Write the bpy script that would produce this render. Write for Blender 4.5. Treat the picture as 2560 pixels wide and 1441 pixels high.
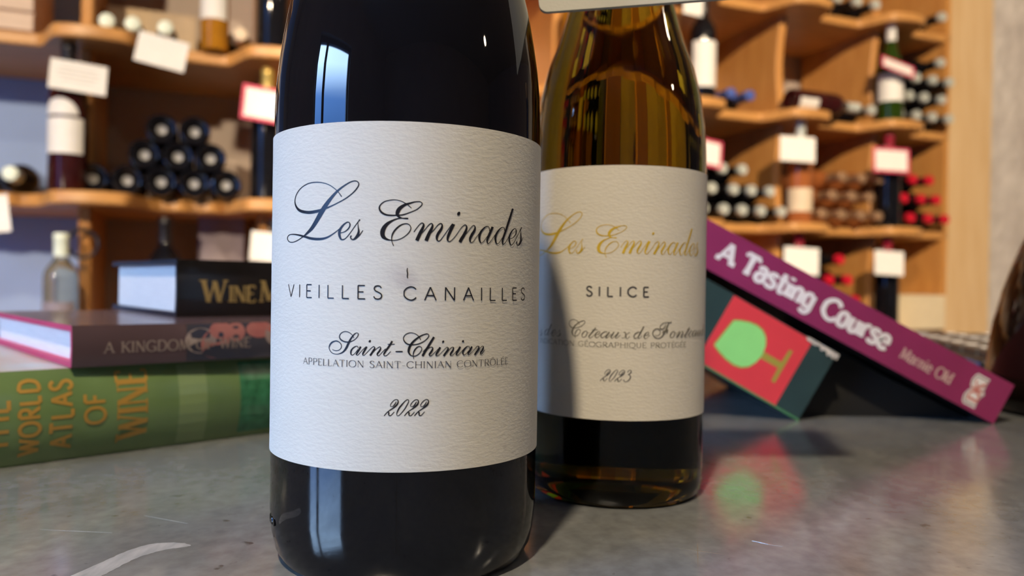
import bpy, math, random
from mathutils import Vector, Matrix

for o in list(bpy.data.objects):
    bpy.data.objects.remove(o, do_unlink=True)
SC = bpy.context.scene
COL = SC.collection
random.seed(7)
V = Vector
R = math.radians

# ------------------------------------------------------------------ camera
# the counter top is z = 0, the floor lies 0.95 m below it; camera at the origin, 8 cm over the counter
CAM_Z = 0.0845
cam = bpy.data.cameras.new('camera')
cam.sensor_fit = 'HORIZONTAL'
cam.sensor_width = 36.0
cam.lens = 1984.0 / 2560.0 * 36.0
cam.clip_start = 0.01
cam.clip_end = 60
cam.dof.use_dof = True
cam.dof.focus_distance = 0.232
cam.dof.aperture_fstop = cam.lens / 2.6
camo = bpy.data.objects.new('camera', cam)
COL.objects.link(camo)
camo.matrix_world = (Matrix.Translation((0, 0, CAM_Z)) @ Matrix.Rotation(math.pi / 2 - 0.00513, 4, 'X')
                     @ Matrix.Rotation(0.01451, 4, 'Z'))
SC.camera = camo

# ------------------------------------------------------------------ exposure
SC.view_settings.view_transform = 'Standard'
SC.view_settings.look = 'None'
SC.view_settings.exposure = 1.0
SC.view_settings.gamma = 1.0
SC.view_settings.use_curve_mapping = False
SC.cycles.caustics_reflective = False
SC.cycles.caustics_refractive = False
SC.cycles.sample_clamp_indirect = 3.0
SC.cycles.use_denoising = True

# ------------------------------------------------------------------ sky through the glass door
WORLD_STRENGTH = 3.2
world = bpy.data.worlds.new('daylight')
SC.world = world
world.use_nodes = True
wn = world.node_tree
wn.nodes.clear()
wo = wn.nodes.new('ShaderNodeOutputWorld')
wb = wn.nodes.new('ShaderNodeBackground')
wt = wn.nodes.new('ShaderNodeTexCoord')
ws = wn.nodes.new('ShaderNodeSeparateXYZ')
wr = wn.nodes.new('ShaderNodeValToRGB')
wn.links.new(wt.outputs['Generated'], ws.inputs[0])
wn.links.new(ws.outputs['Z'], wr.inputs[0])
wn.links.new(wr.outputs[0], wb.inputs[0])
wn.links.new(wb.outputs[0], wo.inputs[0])
wr.color_ramp.elements[0].position = 0.0
wr.color_ramp.elements[0].color = (0.04, 0.13, 0.42, 1)
wr.color_ramp.elements[1].position = 0.36
wr.color_ramp.elements[1].color = (2.3, 3.5, 5.2, 1)
e = wr.color_ramp.elements.new(0.12)
e.color = (0.06, 0.25, 0.80, 1)
e = wr.color_ramp.elements.new(0.25)
e.color = (0.265, 0.69, 1.9, 1)
wb.inputs['Strength'].default_value = WORLD_STRENGTH

# rack frame: s runs along the wine rack, t out from it into the room
PHI = 0.3807
ES = V((math.cos(PHI), math.sin(PHI), 0))
NT = V((math.sin(PHI), -math.cos(PHI), 0))
P0 = V((0, 2.109, 0))
def rk(s, t, z):
    return P0 + ES * s + NT * t + V((0, 0, z))

# ------------------------------------------------------------------ lamps of the room and one added fill
def lamp(name, loc, target, power, color, radius, cone=110, blend=0.6):
    l = bpy.data.lights.new(name, 'SPOT')
    l.energy = power
    l.color = color
    l.shadow_soft_size = radius
    l.spot_size = R(cone)
    l.spot_blend = blend
    o = bpy.data.objects.new(name, l)
    COL.objects.link(o)
    o.location = loc
    d = V(target) - V(loc)
    o.rotation_euler = d.to_track_quat('-Z', 'Y').to_euler()
    return o
WARM = (1.0, 0.80, 0.56)
lamp('counter_spot', (-0.275, -0.62, 1.68), (0.0, 0.3, 0.0), 71, (1.0, 0.80, 0.535), 0.045, 100)
lamp('right_spot', (2.3, -0.3, 1.45), (0.1, 0.4, 0.0), 6, WARM, 0.04, 150)
lamp('right_spot', (1.7, 0.55, 1.55), (0.4, 0.6, 0.0), 2.5, WARM, 0.035, 165)
# a ceiling spot and an added fill behind the counter, both turned towards the rack
lamp('rack_spot', (0.75, -0.85, 1.66), rk(1.12, 0.0, 0.45), 300, WARM, 0.04, 66, 0.4)
lamp('rack_spot', (-0.92, -2.0, 1.18), rk(-0.86, 0.0, 0.36), 250, WARM, 0.06, 28, 0.25)  # added fill that brightens the wall of the left bays

# daylight enters by the glass door in the left wall; a portal helps sampling the sky there
DOOR_S, DOOR_Z1 = -2.75, 1.22
OPENINGS = ((1.36, 2.62, -0.95),)       # (t from, t to, sill height)
for t0_, t1_, z0_ in OPENINGS:
    pl = bpy.data.lights.new('daylight_portal', 'AREA')
    pl.shape = 'RECTANGLE'
    pl.size = t1_ - t0_
    pl.size_y = DOOR_Z1 - z0_
    pl.cycles.is_portal = True
    po = bpy.data.objects.new('daylight_portal', pl)
    COL.objects.link(po)
    po.location = rk(DOOR_S - 0.16, (t0_ + t1_) / 2, (DOOR_Z1 + z0_) / 2)
    po.rotation_euler = ES.to_track_quat('-Z', 'Z').to_euler()

# ------------------------------------------------------------------ materials
def mat(name, color, rough=0.5, metal=0.0, spec=0.5, trans=0.0, ior=1.45, coat=0.0,
        noise=0.0, nscale=40, nstretch=(1, 1, 1), bump=0.0, bscale=200, bstretch=(1, 1, 1), bdist=0.0005,
        rnoise=0.0, color2=None, detail=4, sheen=0.0):
    m = bpy.data.materials.new(name)
    m.use_nodes = True
    nt = m.node_tree
    b = nt.nodes['Principled BSDF']
    b.inputs['Base Color'].default_value = (*color, 1)
    b.inputs['Roughness'].default_value = rough
    b.inputs['Metallic'].default_value = metal
    b.inputs['Specular IOR Level'].default_value = spec
    b.inputs['Transmission Weight'].default_value = trans
    b.inputs['IOR'].default_value = ior
    b.inputs['Coat Weight'].default_value = coat
    b.inputs['Coat Roughness'].default_value = 0.05
    tc = nt.nodes.new('ShaderNodeTexCoord')
    def nz(scale, st, det):
        mp = nt.nodes.new('ShaderNodeMapping')
        mp.inputs['Scale'].default_value = st
        n = nt.nodes.new('ShaderNodeTexNoise')
        n.inputs['Scale'].default_value = scale
        n.inputs['Detail'].default_value = det
        nt.links.new(tc.outputs['Object'], mp.inputs[0])
        nt.links.new(mp.outputs[0], n.inputs['Vector'])
        return n
    # every surface carries a little procedural variation
    n = nz(nscale, nstretch, detail)
    r = nt.nodes.new('ShaderNodeValToRGB')
    k = noise if noise else 0.04
    c2 = color2 if color2 else tuple(c * (1 - k) for c in color)
    c1 = color if color2 else tuple(min(1, c * (1 + k)) for c in color)
    r.color_ramp.elements[0].position = 0.32
    r.color_ramp.elements[1].position = 0.68
    r.color_ramp.elements[0].color = (*c2, 1)
    r.color_ramp.elements[1].color = (*c1, 1)
    nt.links.new(n.outputs[0], r.inputs[0])
    nt.links.new(r.outputs[0], b.inputs['Base Color'])
    if rnoise:
        mr = nt.nodes.new('ShaderNodeMapRange')
        mr.inputs['From Min'].default_value = 0.3
        mr.inputs['From Max'].default_value = 0.7
        mr.inputs['To Min'].default_value = max(0, rough - rnoise)
        mr.inputs['To Max'].default_value = rough + rnoise
        nt.links.new(n.outputs[0], mr.inputs[0])
        nt.links.new(mr.outputs[0], b.inputs['Roughness'])
    if bump:
        bn = nz(bscale, bstretch, 5)
        bp = nt.nodes.new('ShaderNodeBump')
        bp.inputs['Strength'].default_value = bump
        bp.inputs['Distance'].default_value = bdist
        nt.links.new(bn.outputs[0], bp.inputs['Height'])
        nt.links.new(bp.outputs[0], b.inputs['Normal'])
    return m

M = {}
M['black_glass'] = mat('black_wine_glass', (0.0035, 0.0035, 0.005), 0.025, spec=0.55, noise=0.2, rnoise=0.015, nscale=25)
M['bg_black'] = mat('dark_bottle_glass', (0.006, 0.006, 0.008), 0.06, spec=0.5, noise=0.2)
M['bg_red'] = mat('deep_red_bottle_glass', (0.035, 0.006, 0.006), 0.06, spec=0.5, noise=0.2)
M['bg_green'] = mat('green_bottle_glass', (0.04, 0.09, 0.006), 0.05, trans=0.5, noise=0.1)
M['bg_amber'] = mat('amber_bottle_glass', (0.62, 0.27, 0.02), 0.05, trans=0.45, noise=0.1)
M['bg_rose'] = mat('rose_bottle_glass', (0.62, 0.20, 0.06), 0.06, trans=0.45, noise=0.1)
M['bg_clear'] = mat('clear_bottle_glass', (0.62, 0.68, 0.62), 0.04, trans=0.85, noise=0.05)
M['bg_brown'] = mat('brown_flask_glass', (0.010, 0.005, 0.003), 0.06, spec=0.35, noise=0.25, nscale=20)
M['cap_silver'] = mat('pale_silver_capsule', (0.72, 0.76, 0.70), 0.32, metal=0.35, noise=0.08)
M['cap_pale'] = mat('pale_green_capsule', (0.80, 0.88, 0.74), 0.35, noise=0.05)
M['cap_red'] = mat('red_capsule', (0.62, 0.012, 0.035), 0.35, noise=0.1)
M['cap_dark'] = mat('black_capsule', (0.014, 0.012, 0.014), 0.35, noise=0.1)
M['glint_grey'] = mat('punt_glint', (0.55, 0.54, 0.52), 0.28, metal=0.4, noise=0.1)  # pale grey paints the lamp glint inside the black bottles' hollow bases
M['cap_bronze'] = mat('bronze_capsule', (0.55, 0.34, 0.20), 0.32, metal=0.5, noise=0.1)
M['cap_blue'] = mat('blue_capsule', (0.07, 0.12, 0.42), 0.3, noise=0.1)
M['cap_gold'] = mat('gold_neck_foil', (0.62, 0.44, 0.12), 0.3, metal=0.6, noise=0.1)
M['cap_wine'] = mat('wine_red_capsule', (0.30, 0.012, 0.035), 0.4, noise=0.1)
M['paper_bg'] = mat('white_bottle_label', (0.82, 0.80, 0.76), 0.6, noise=0.03)
M['paper_beige'] = mat('beige_bottle_label', (0.72, 0.58, 0.42), 0.6, noise=0.05)
M['card'] = mat('white_card', (0.84, 0.82, 0.78), 0.55, noise=0.02)
M['pink'] = mat('raspberry_card_border', (0.66, 0.06, 0.13), 0.55, noise=0.04)
M['string'] = mat('pale_string', (0.6, 0.56, 0.48), 0.8)
M['grey_print'] = mat('grey_print', (0.45, 0.44, 0.42), 0.7)
M['tag_grey'] = mat('grey_neck_tag', (0.45, 0.45, 0.42), 0.6, noise=0.03, bump=0.3, bscale=900, bdist=0.0002)
M['wood'] = mat('honey_pine', (0.66, 0.32, 0.092), 0.42, noise=0.2, nscale=9, nstretch=(6, 6, 0.8), color2=(0.54, 0.235, 0.062))
M['shelf_wood'] = mat('honey_pine_shelf', (0.68, 0.34, 0.105), 0.4, nscale=9, nstretch=(1, 8, 8), color2=(0.50, 0.24, 0.075))
M['post_wood'] = mat('light_pine_post', (0.74, 0.53, 0.30), 0.5, nscale=7, nstretch=(6, 6, 0.6), color2=(0.66, 0.44, 0.22))
M['plaster'] = mat('plaster_wall', (0.50, 0.42, 0.36), 0.9, noise=0.08, nscale=4, bump=0.4, bscale=18, bdist=0.004)
M['stone'] = mat('rough_rendered_wall', (0.66, 0.61, 0.57), 0.9, nscale=9, color2=(0.52, 0.47, 0.44), bump=0.9, bscale=14, bdist=0.02)
M['ceiling'] = mat('ceiling_paint', (0.58, 0.55, 0.51), 0.9, noise=0.03)
M['floor'] = mat('dark_floor_tiles', (0.16, 0.14, 0.12), 0.5, noise=0.2, nscale=3)
M['room_wall'] = mat('room_wall_paint', (0.62, 0.58, 0.54), 0.9, noise=0.05, nscale=3)
M['frame'] = mat('grey_door_frame', (0.24, 0.22, 0.20), 0.5, noise=0.05)
M['box_beige'] = mat('beige_cardboard', (0.62, 0.47, 0.30), 0.7, noise=0.05)
M['box_cream'] = mat('cream_box_card', (0.74, 0.62, 0.42), 0.65, noise=0.03)
M['box_lilac'] = mat('grey_lilac_card', (0.26, 0.22, 0.25), 0.7, noise=0.05)
M['crate'] = mat('pale_crate_wood', (0.70, 0.53, 0.40), 0.6, noise=0.1, nscale=8, nstretch=(1, 1, 10))
M['iron'] = mat('dark_iron', (0.03, 0.03, 0.035), 0.45, metal=0.6)

# ------------------------------------------------------------------ mesh helpers
class MB:
    def __init__(s):
        s.v = []; s.f = []; s.m = []
    def add(s, vs, fs, mi=0):
        b = len(s.v)
        s.v += [tuple(p) for p in vs]
        for f in fs:
            s.f.append([i + b for i in f]); s.m.append(mi)
        return s
    def box(s, x0, x1, y0, y1, z0, z1, mi=0, xf=None):
        p = [V((x, y, z)) for z in (z0, z1) for y in (y0, y1) for x in (x0, x1)]
        if xf: p = [xf(q) for q in p]
        return s.add(p, [(0, 2, 3, 1), (4, 5, 7, 6), (0, 1, 5, 4), (2, 6, 7, 3), (0, 4, 6, 2), (1, 3, 7, 5)], mi)
    def lathe(s, prof, n=32, mi=0, a0=0.0, a1=2 * math.pi, off=(0, 0, 0)):
        full = abs(a1 - a0 - 2 * math.pi) < 1e-6
        cols = n if full else n + 1
        vs = []; fs = []
        for i in range(cols):
            a = a0 + (a1 - a0) * i / n
            for r, z in prof:
                vs.append((off[0] + r * math.sin(a), off[1] - r * math.cos(a), off[2] + z))
        k = len(prof)
        for i in range(n):
            j = (i + 1) % cols
            for q in range(k - 1):
                fs.append((i * k + q, j * k + q, j * k + q + 1, i * k + q + 1))
        return s.add(vs, fs, mi)
    def prism(s, poly, z0, z1, mi=0, xf=None):
        n = len(poly)
        vs = [V((x, y, z0)) for x, y in poly] + [V((x, y, z1)) for x, y in poly]
        if xf: vs = [xf(q) for q in vs]
        fs = [tuple(range(n - 1, -1, -1)), tuple(range(n, 2 * n))]
        fs += [(i, (i + 1) % n, n + (i + 1) % n, n + i) for i in range(n)]
        return s.add(vs, fs, mi)
    def tube(s, pts, r, n=8, closed=False, mi=0):
        P = [V(p) for p in pts]; k = len(P); vs = []; fs = []
        for i, p in enumerate(P):
            a = P[(i - 1) % k] if closed else P[max(i - 1, 0)]
            b = P[(i + 1) % k] if closed else P[min(i + 1, k - 1)]
            d = (b - a).normalized()
            u = d.orthogonal() if abs(d.z) > 0.95 else d.cross(V((0, 0, 1)))
            u.normalize(); w = d.cross(u)
            for j in range(n):
                t = 2 * math.pi * j / n
                vs.append(p + u * (r * math.cos(t)) + w * (r * math.sin(t)))
        for i in range(k if closed else k - 1):
            a = i * n; b = ((i + 1) % k) * n
            for j in range(n):
                fs.append((a + j, a + (j + 1) % n, b + (j + 1) % n, b + j))
        if not closed:
            fs.append(tuple(range(n))); fs.append(tuple(range((k - 1) * n, k * n)))
        return s.add(vs, fs, mi)
    def build(s, name, mats, parent=None, smooth=35, bevel=0.0, weld=False):
        me = bpy.data.meshes.new(name)
        me.from_pydata(s.v, [], s.f)
        for m in (mats if isinstance(mats, (list, tuple)) else [mats]):
            me.materials.append(m)
        for p, i in zip(me.polygons, s.m):
            p.material_index = i
        if weld:
            import bmesh
            bm = bmesh.new(); bm.from_mesh(me)
            bmesh.ops.remove_doubles(bm, verts=bm.verts, dist=1e-6)
            bmesh.ops.recalc_face_normals(bm, faces=bm.faces)
            bm.to_mesh(me); bm.free()
        me.update()
        if smooth:
            for p in me.polygons: p.use_smooth = True
            me.set_sharp_from_angle(angle=R(smooth))
        o = bpy.data.objects.new(name, me)
        COL.objects.link(o)
        if parent: o.parent = parent
        if bevel:
            b = o.modifiers.new('bevel', 'BEVEL')
            b.width = bevel; b.segments = 2; b.limit_method = 'ANGLE'
        return o

def tag(o, label=None, cat=None, group=None, kind=None):
    if label: o['label'] = label
    if cat: o['category'] = cat
    if group: o['group'] = group
    if kind: o['kind'] = kind
    return o
def thing(name, label, cat, loc=(0, 0, 0), mtx=None, group=None):
    o = bpy.data.objects.new(name, None)
    o.empty_display_size = 0.02
    COL.objects.link(o)
    if mtx is not None: o.matrix_world = mtx
    else: o.location = loc
    return tag(o, label, cat, group)
def kids(o):
    return [c for c in bpy.data.objects if c.parent == o]
def copy_tree(o, parent=None):
    c = o.copy(); COL.objects.link(c)
    if parent: c.parent = parent
    for ch in kids(o): copy_tree(ch, c)
    return c
RACK_ROT = Matrix.Rotation(PHI, 4, 'Z')      # local x along the rack, local -y into the room
def rmtx(s, t, z, extra=None):
    m = Matrix.Translation(rk(s, t, z)) @ RACK_ROT
    return m @ extra if extra is not None else m

# ------------------------------------------------------------------ room
def struct(name, mb, m):
    return tag(mb.build(name, m, smooth=0), kind='structure')
FZ, CZ_ = -0.95, 1.75
S0, S1, T0, T1 = DOOR_S, 3.3, -0.36, 4.6
def rbox(mb, s0, s1, t0, t1, z0, z1, mi=0):
    return mb.box(s0, s1, -t1, -t0, z0, z1, mi, xf=lambda q: rk(q.x, -q.y, q.z))
struct('floor', rbox(MB(), S0 - 0.2, S1 + 0.2, T0 - 0.2, T1 + 0.2, FZ - 0.1, FZ), M['floor'])
struct('ceiling', rbox(MB(), S0 - 0.2, S1 + 0.2, T0 - 0.2, T1 + 0.2, CZ_, CZ_ + 0.1), M['ceiling'])
struct('wall_back', rbox(MB(), S0 - 0.2, S1 + 0.2, T0 - 0.2, T0, FZ, CZ_), M['plaster'])
struct('wall_front', rbox(MB(), S0 - 0.2, S1 + 0.2, T1, T1 + 0.2, FZ, CZ_), M['room_wall'])
struct('wall_right', rbox(MB(), S1, S1 + 0.2, T0, T1, FZ, CZ_), M['room_wall'])
w = MB()
((da0, da1, dz),) = OPENINGS
rbox(w, S0 - 0.2, S0, T0, da0, FZ, CZ_)
rbox(w, S0 - 0.2, S0, da1, T1, FZ, CZ_)
rbox(w, S0 - 0.2, S0, da0, da1, DOOR_Z1, CZ_)
struct('wall_left', w, M['room_wall'])
def frame_of(name, a0, a1, z0, rails):
    d = MB()
    for a, b in ((a0, a0 + 0.05), (a0 + 0.30, a0 + 0.39), (a1 - 0.05, a1)):
        rbox(d, S0 - 0.12, S0 - 0.05, a, b, z0, DOOR_Z1)
    for z_, h_ in rails:
        rbox(d, S0 - 0.12, S0 - 0.05, a0 + 0.05, a1 - 0.05, z_, z_ + h_)
    struct(name, d, M['frame'])
frame_of('door_1', da0, da1, dz, ((dz, 0.12), (DOOR_Z1 - 0.07, 0.07)))
# sheet added over the plaster, tinted blue for daylight at the rack's left end
M['daylight_tint'] = mat('daylight_tinted_plaster', (0.33, 0.46, 0.76), 0.8, noise=0.05, nscale=4)
struct('wall_daylight_tint', rbox(MB(), -2.2, -1.0, T0, T0 + 0.012, FZ, CZ_), M['daylight_tint'])
# rough rendered pier right of the rack and the pine post that closes the rack
struct('wall_pier', rbox(MB(), 1.795, 2.75, T0, -0.02, FZ, CZ_), M['stone'])
struct('trim_1', rbox(MB(), 1.592, 1.795, T0, 0.0, FZ, CZ_), M['post_wood'])

# ------------------------------------------------------------------ wine rack
DIV = [-1.009 + 0.38 * k for k in range(0, 7)]          # divider positions along the rack
DIV = [s for s in DIV if s < 1.4]
TILT = 0.0073
LEVELS = [-0.387, -0.060, 0.2715, 0.611, 0.945, 1.27]
RACK_S0, RACK_S1 = -1.40, 1.59
def top(k, s):
    return LEVELS[k] + (TILT * s if k in (1, 2) else 0.004 * s)
TH = 0.027
rack = thing('wine_rack', 'large honey pine wine rack with bulging shelf fronts across the back wall', 'wine rack',
             mtx=rmtx(0, 0, 0))
def front_edge(s):
    # each shelf bulges out in front of every divider and is straight between
    best = min(abs(s - d - 0.022) for d in DIV)
    if best < 0.062: return 0.115 - 0.012 * (best / 0.062) ** 2
    if best < 0.115:
        u = (best - 0.062) / 0.053
        return 0.103 * (0.5 + 0.5 * math.cos(math.pi * u))
    return 0.0
for k in range(len(LEVELS)):
    n = 420
    ss = [RACK_S0 + (RACK_S1 - RACK_S0) * i / n for i in range(n + 1)]
    mb = MB()
    vs = []; fs = []
    for s in ss:
        z = top(k, s); f = front_edge(s)
        if k == 2 and f == 0 and s < -0.6:        # shallow neck notches along the straight lip
            f = -0.016 * (0.5 + 0.5 * math.cos(2 * math.pi * (s + 0.855) / 0.068)) ** 1.5
        for t, zz in ((-0.34, z), (f - 0.004, z), (f, z - 0.004), (f, z - TH + 0.004), (f - 0.004, z - TH), (-0.34, z - TH)):
            vs.append((s, -t, zz))
    for i in range(n):
        for q in range(6):
            a = i * 6 + q; b = i * 6 + (q + 1) % 6
            fs.append((a, b, b + 6, a + 6))
    fs.append((5, 4, 3, 2, 1, 0)); fs.append(tuple(n * 6 + q for q in range(6)))
    mb.add(vs, fs)
    mb.build('shelf_board', M['shelf_wood'], rack, smooth=40)
for d_ in DIV:
    for k in range(len(LEVELS) - 1):
        z0 = top(k, d_) ; z1 = top(k + 1, d_) - TH
        mb = MB()
        # the free front edge of a divider is gently waisted
        h = z1 - z0; n = 12; vs = []; fs = []
        for i in range(n + 1):
            u = i / n
            f = -0.002 - 0.018 * math.sin(math.pi * u)
            for s, t in ((-0.0125, -0.34), (-0.0125, f - 0.004), (-0.0085, f), (0.0085, f), (0.0125, f - 0.004), (0.0125, -0.34)):
                vs.append((d_ + s, -t, z0 + h * u))
        for i in range(n):
            for q in range(6):
                a = i * 6 + q; b = i * 6 + (q + 1) % 6
                fs.append((a, b, b + 6, a + 6))
        fs.append((5, 4, 3, 2, 1, 0)); fs.append(tuple(n * 6 + q for q in range(6)))
        mb.add(vs, fs)
        mb.build('divider_panel', M['wood'], rack, smooth=40)
mb = MB()
mb.box(1.572, 1.59, -0.0, 0.34, -0.9, 1.7)
mb.build('end_panel', M['wood'], rack, smooth=0)

# ------------------------------------------------------------------ bottles of the rack
def prof_bordeaux(r, h):
    return [(0, 0.004), (r * 0.7, 0.001), (r * 0.92, 0), (r, 0.006), (r, h * 0.60), (r * 0.985, h * 0.64), (r * 0.88, h * 0.685),
            (r * 0.62, h * 0.735), (r * 0.44, h * 0.775), (r * 0.385, h * 0.81), (0.0138, h * 0.85), (0.0138, h * 0.985), (0, h * 0.985)]
def prof_burgundy(r, h):
    return [(0, 0.004), (r * 0.7, 0.001), (r * 0.92, 0), (r, 0.006), (r, h * 0.46), (r * 0.97, h * 0.52), (r * 0.86, h * 0.585),
            (r * 0.68, h * 0.655), (r * 0.50, h * 0.73), (r * 0.41, h * 0.79), (0.0140, h * 0.85), (0.0138, h * 0.985), (0, h * 0.985)]
def cap_prof(h, lo=0.80):
    return [(0.0150, h * lo), (0.0150, h * 0.945), (0.0160, h * 0.95), (0.0160, h * 0.972), (0.0150, h * 0.977), (0.0148, h * 0.997), (0.0135, h), (0, h)]
def bottle(name, label, cat, mtx, glass, cap, r=0.036, h=0.31, shape='bordeaux', labels=(), group=None, capend=None, n=28):
    b = thing(name, label, cat, mtx=mtx, group=group)
    P = (prof_bordeaux if shape == 'bordeaux' else prof_burgundy)(r, h)
    MB().lathe(P, n).build('body', M[glass], b, smooth=40)
    mb = MB().lathe(cap_prof(h), 20)
    mb.build('capsule', M[cap], b, smooth=40)
    if capend == 'glint_grey':
        MB().lathe([(0.0158, h * 0.951), (0.0164, h * 0.976), (0.0155, h * 0.995), (0.0125, h * 1.002), (0, h * 1.003)], 20).build('capsule_end', M[capend], b, smooth=40)
    elif capend:
        MB().lathe([(0.0156, h * 0.945), (0.0166, h * 0.951), (0.0166, h * 0.976), (0.0157, h * 0.99), (0.0148, h * 1.001), (0, h * 1.0015)], 20).build('capsule_end', M[capend], b, smooth=40)
    for z0, z1, m in labels:
        MB().lathe([(r + 0.0001, z0), (r + 0.0005, z0), (r + 0.0005, z1), (r + 0.0001, z1)], 24, a0=R(-75), a1=R(75)).build('label', M[m], b, smooth=40)
    return b
LIE = Matrix.Rotation(math.pi / 2, 4, 'X')      # bottle axis turned to point out of the rack
protos = {}
BASE_OUT = Matrix.Rotation(-math.pi / 2, 4, 'X')
def lying_base(s, z, label, group, r=0.0335, h=0.30):
    # laid with the punted base towards the room
    m = rmtx(s, 0.045, z, BASE_OUT @ Matrix.Rotation(random.uniform(0, 6), 4, 'Z'))
    if 'base' not in protos:
        b = thing('wine_bottle', label, 'wine bottle', mtx=m, group=group)
        P = [(0.0105, 0.0150), (0.0165, 0.0075), (r * 0.70, 0.002), (r * 0.84, 0), (r * 0.95, 0.002), (r, 0.008)] + prof_bordeaux(r, h)[4:]
        MB().lathe(P, 28).build('body', M['bg_black'], b, smooth=40)
        MB().lathe([(0, 0.0230), (0.005, 0.0215), (0.0105, 0.0150)], 20).build('punt', M['glint_grey'], b, smooth=60)
        MB().lathe(cap_prof(h), 16).build('capsule', M['cap_dark'], b, smooth=40)
        protos['base'] = b
        return b
    c = copy_tree(protos['base']); c.matrix_world = m
    return tag(c, label, 'wine bottle', group)
def lying(kind, s, z, label, group, r=0.0335, h=0.30, glass='bg_black', cap='cap_dark', capend=None, out=0.052, shape='bordeaux', roll=0.0):
    yaw = R(random.uniform(-1.0, 1.0))
    m = rmtx(s, out - h, z, Matrix.Rotation(yaw, 4, 'Z') @ LIE @ Matrix.Rotation(roll, 4, 'Z'))
    if kind not in protos:
        protos[kind] = bottle('wine_bottle', label, 'wine bottle', m, glass, cap, r, h, shape, (), group, capend, n=24)
        return protos[kind]
    c = copy_tree(protos[kind]); c.matrix_world = m
    return tag(c, label, 'wine bottle', group)

# pyramid of black bottles left of the big dark bottle
g = 'black bottles lying in the pyramid pile'
def zr(k, s, r, row):                # axis height of a bottle in a hexagonal pile
    return top(k, s) + r + 0.0005 + row * (r * 2 * 0.868)
pyr = [(0, -0.9945 + 0.001, 'first at the left, apart from the others'), (0, -0.926, 'second in the bottom row'), (0, -0.858, 'third in the bottom row'),
       (0, -0.790, 'fourth in the bottom row'), (0, -0.722, 'right end of the bottom row'),
       (1, -0.892, 'left end of the second row'), (1, -0.824, 'middle of the second row'), (1, -0.756, 'right end of the second row'),
       (2, -0.858, 'left one of the two topmost'), (2, -0.790, 'right one of the two topmost')]
for row, s, txt in pyr:
    s += 0.003
    # the two-bottle top of the pile leans: its left bottle sits a touch higher
    z = zr(2, s, 0.0335, row)
    lying_base(s, z, 'black bottle in the pyramid pile, %s' % txt, g)
lying('pale', -1.135, zr(2, -1.135, 0.034, 0), 'dark bottle with pale green capsule lying at the left edge on the middle shelf', None, r=0.034, cap='cap_pale')
lying('pale', -1.212, zr(2, -1.212, 0.034, 0), 'dark bottle lying beside the pale capsule at the far left edge', None)
# three short bottles with pale capsules on the top left shelf
g = 'short bottles with pale capsules on the top left shelf'
for s, txt in ((-0.962, 'left one, standing free of the white card'), (-0.915, 'middle one, just left of the white card'), (-0.846, 'right one, above the white card')):
    lying('half', s, top(3, s) + 0.0235, 'short pale capped bottle, %s' % txt, g, r=0.0225, h=0.20, cap='cap_pale', out=0.075)
lying('cream', -0.690, top(3, -0.69) + 0.035, 'bottle with cream capsule lying right of the amber bottle', None, r=0.034, cap='paper_beige')
# right of the two big bottles: column with silver ends
g = 'dark bottles with silver ends on the middle shelf'
for row, s, txt in ((0, 0.592, 'bottom row, left end'), (0, 0.661, 'bottom row, second'), (0, 0.730, 'bottom row, third'), (0, 0.799, 'bottom row, fourth'), (0, 0.868 - 0.026, 'bottom row, right end')):
    pass
for row, s, txt in ((0, 0.566, 'left end of the bottom row'), (0, 0.635, 'second from the left in the bottom row'), (0, 0.704, 'middle of the bottom row'),
                    (0, 0.773, 'fourth in the bottom row'), (0, 0.842, 'right end of the bottom row'),
                    (1, 0.6005, 'left end of the middle row'), (1, 0.6695, 'left centre of the middle row'), (1, 0.7385, 'right centre of the middle row'), (1, 0.8075, 'right end of the middle row'),
                    (2, 0.635, 'left one of the top row'), (2, 0.704, 'right one of the top row')):
    lying('silver', s, zr(2, s, 0.034, row), 'silver ended bottle left of the orange bottle, %s' % txt, g, r=0.034, capend='cap_silver')
# blue capsules, second shelf
for s, txt in ((0.655, 'left'), (0.728, 'right')):
    lying('blue', s, top(3, s) + 0.0345, 'dark bottle with blue capsule lying on the upper shelf, %s of the pair' % txt, 'blue capsule bottles', r=0.034, cap='cap_blue')
# top row at the upper edge
for s, txt in ((1.049, 'left'), (1.128, 'middle'), (1.207, 'right')):
    lying('silver', s, top(4, s) + 0.0345, 'dark bottle with silver end at the upper edge of the rack, %s of the three' % txt, 'silver ended bottles at the top edge')
lying('silver', 1.495, top(4, 1.495) + 0.0345, 'dark bottle with silver end alone on the top right shelf beside the post', None)
# second shelf, middle column
lying('silver', 1.199, top(3, 1.199) + 0.0345, 'dark bottle with silver end lying alone left of the green bottle', None)
# rose bottles
g = 'rose bottles with bronze capsules'
for row, s, txt in ((0, 0.996, 'left end, behind the beige label'), (0, 1.070, 'second from the left in the bottom row'), (0, 1.144, 'third in the bottom row'), (0, 1.218, 'right end of the bottom row'),
                    (1, 1.033, 'left end of the middle row'), (1, 1.107, 'centre of the middle row'), (1, 1.181, 'right end of the middle row'),
                    (2, 1.070, 'left of the top row'), (2, 1.144, 'middle of the top row'), (2, 1.218, 'right of the top row')):
    lying('rose', s, zr(2, s, 0.0335, row) if not (row == 2 and s > 1.2) else zr(2, s, 0.0335, 2) + 0.002, 'rose bottle in the bronze capped pile, %s' % txt, g,
          r=0.0335, glass='bg_rose', cap='cap_bronze', out=0.066)
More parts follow.
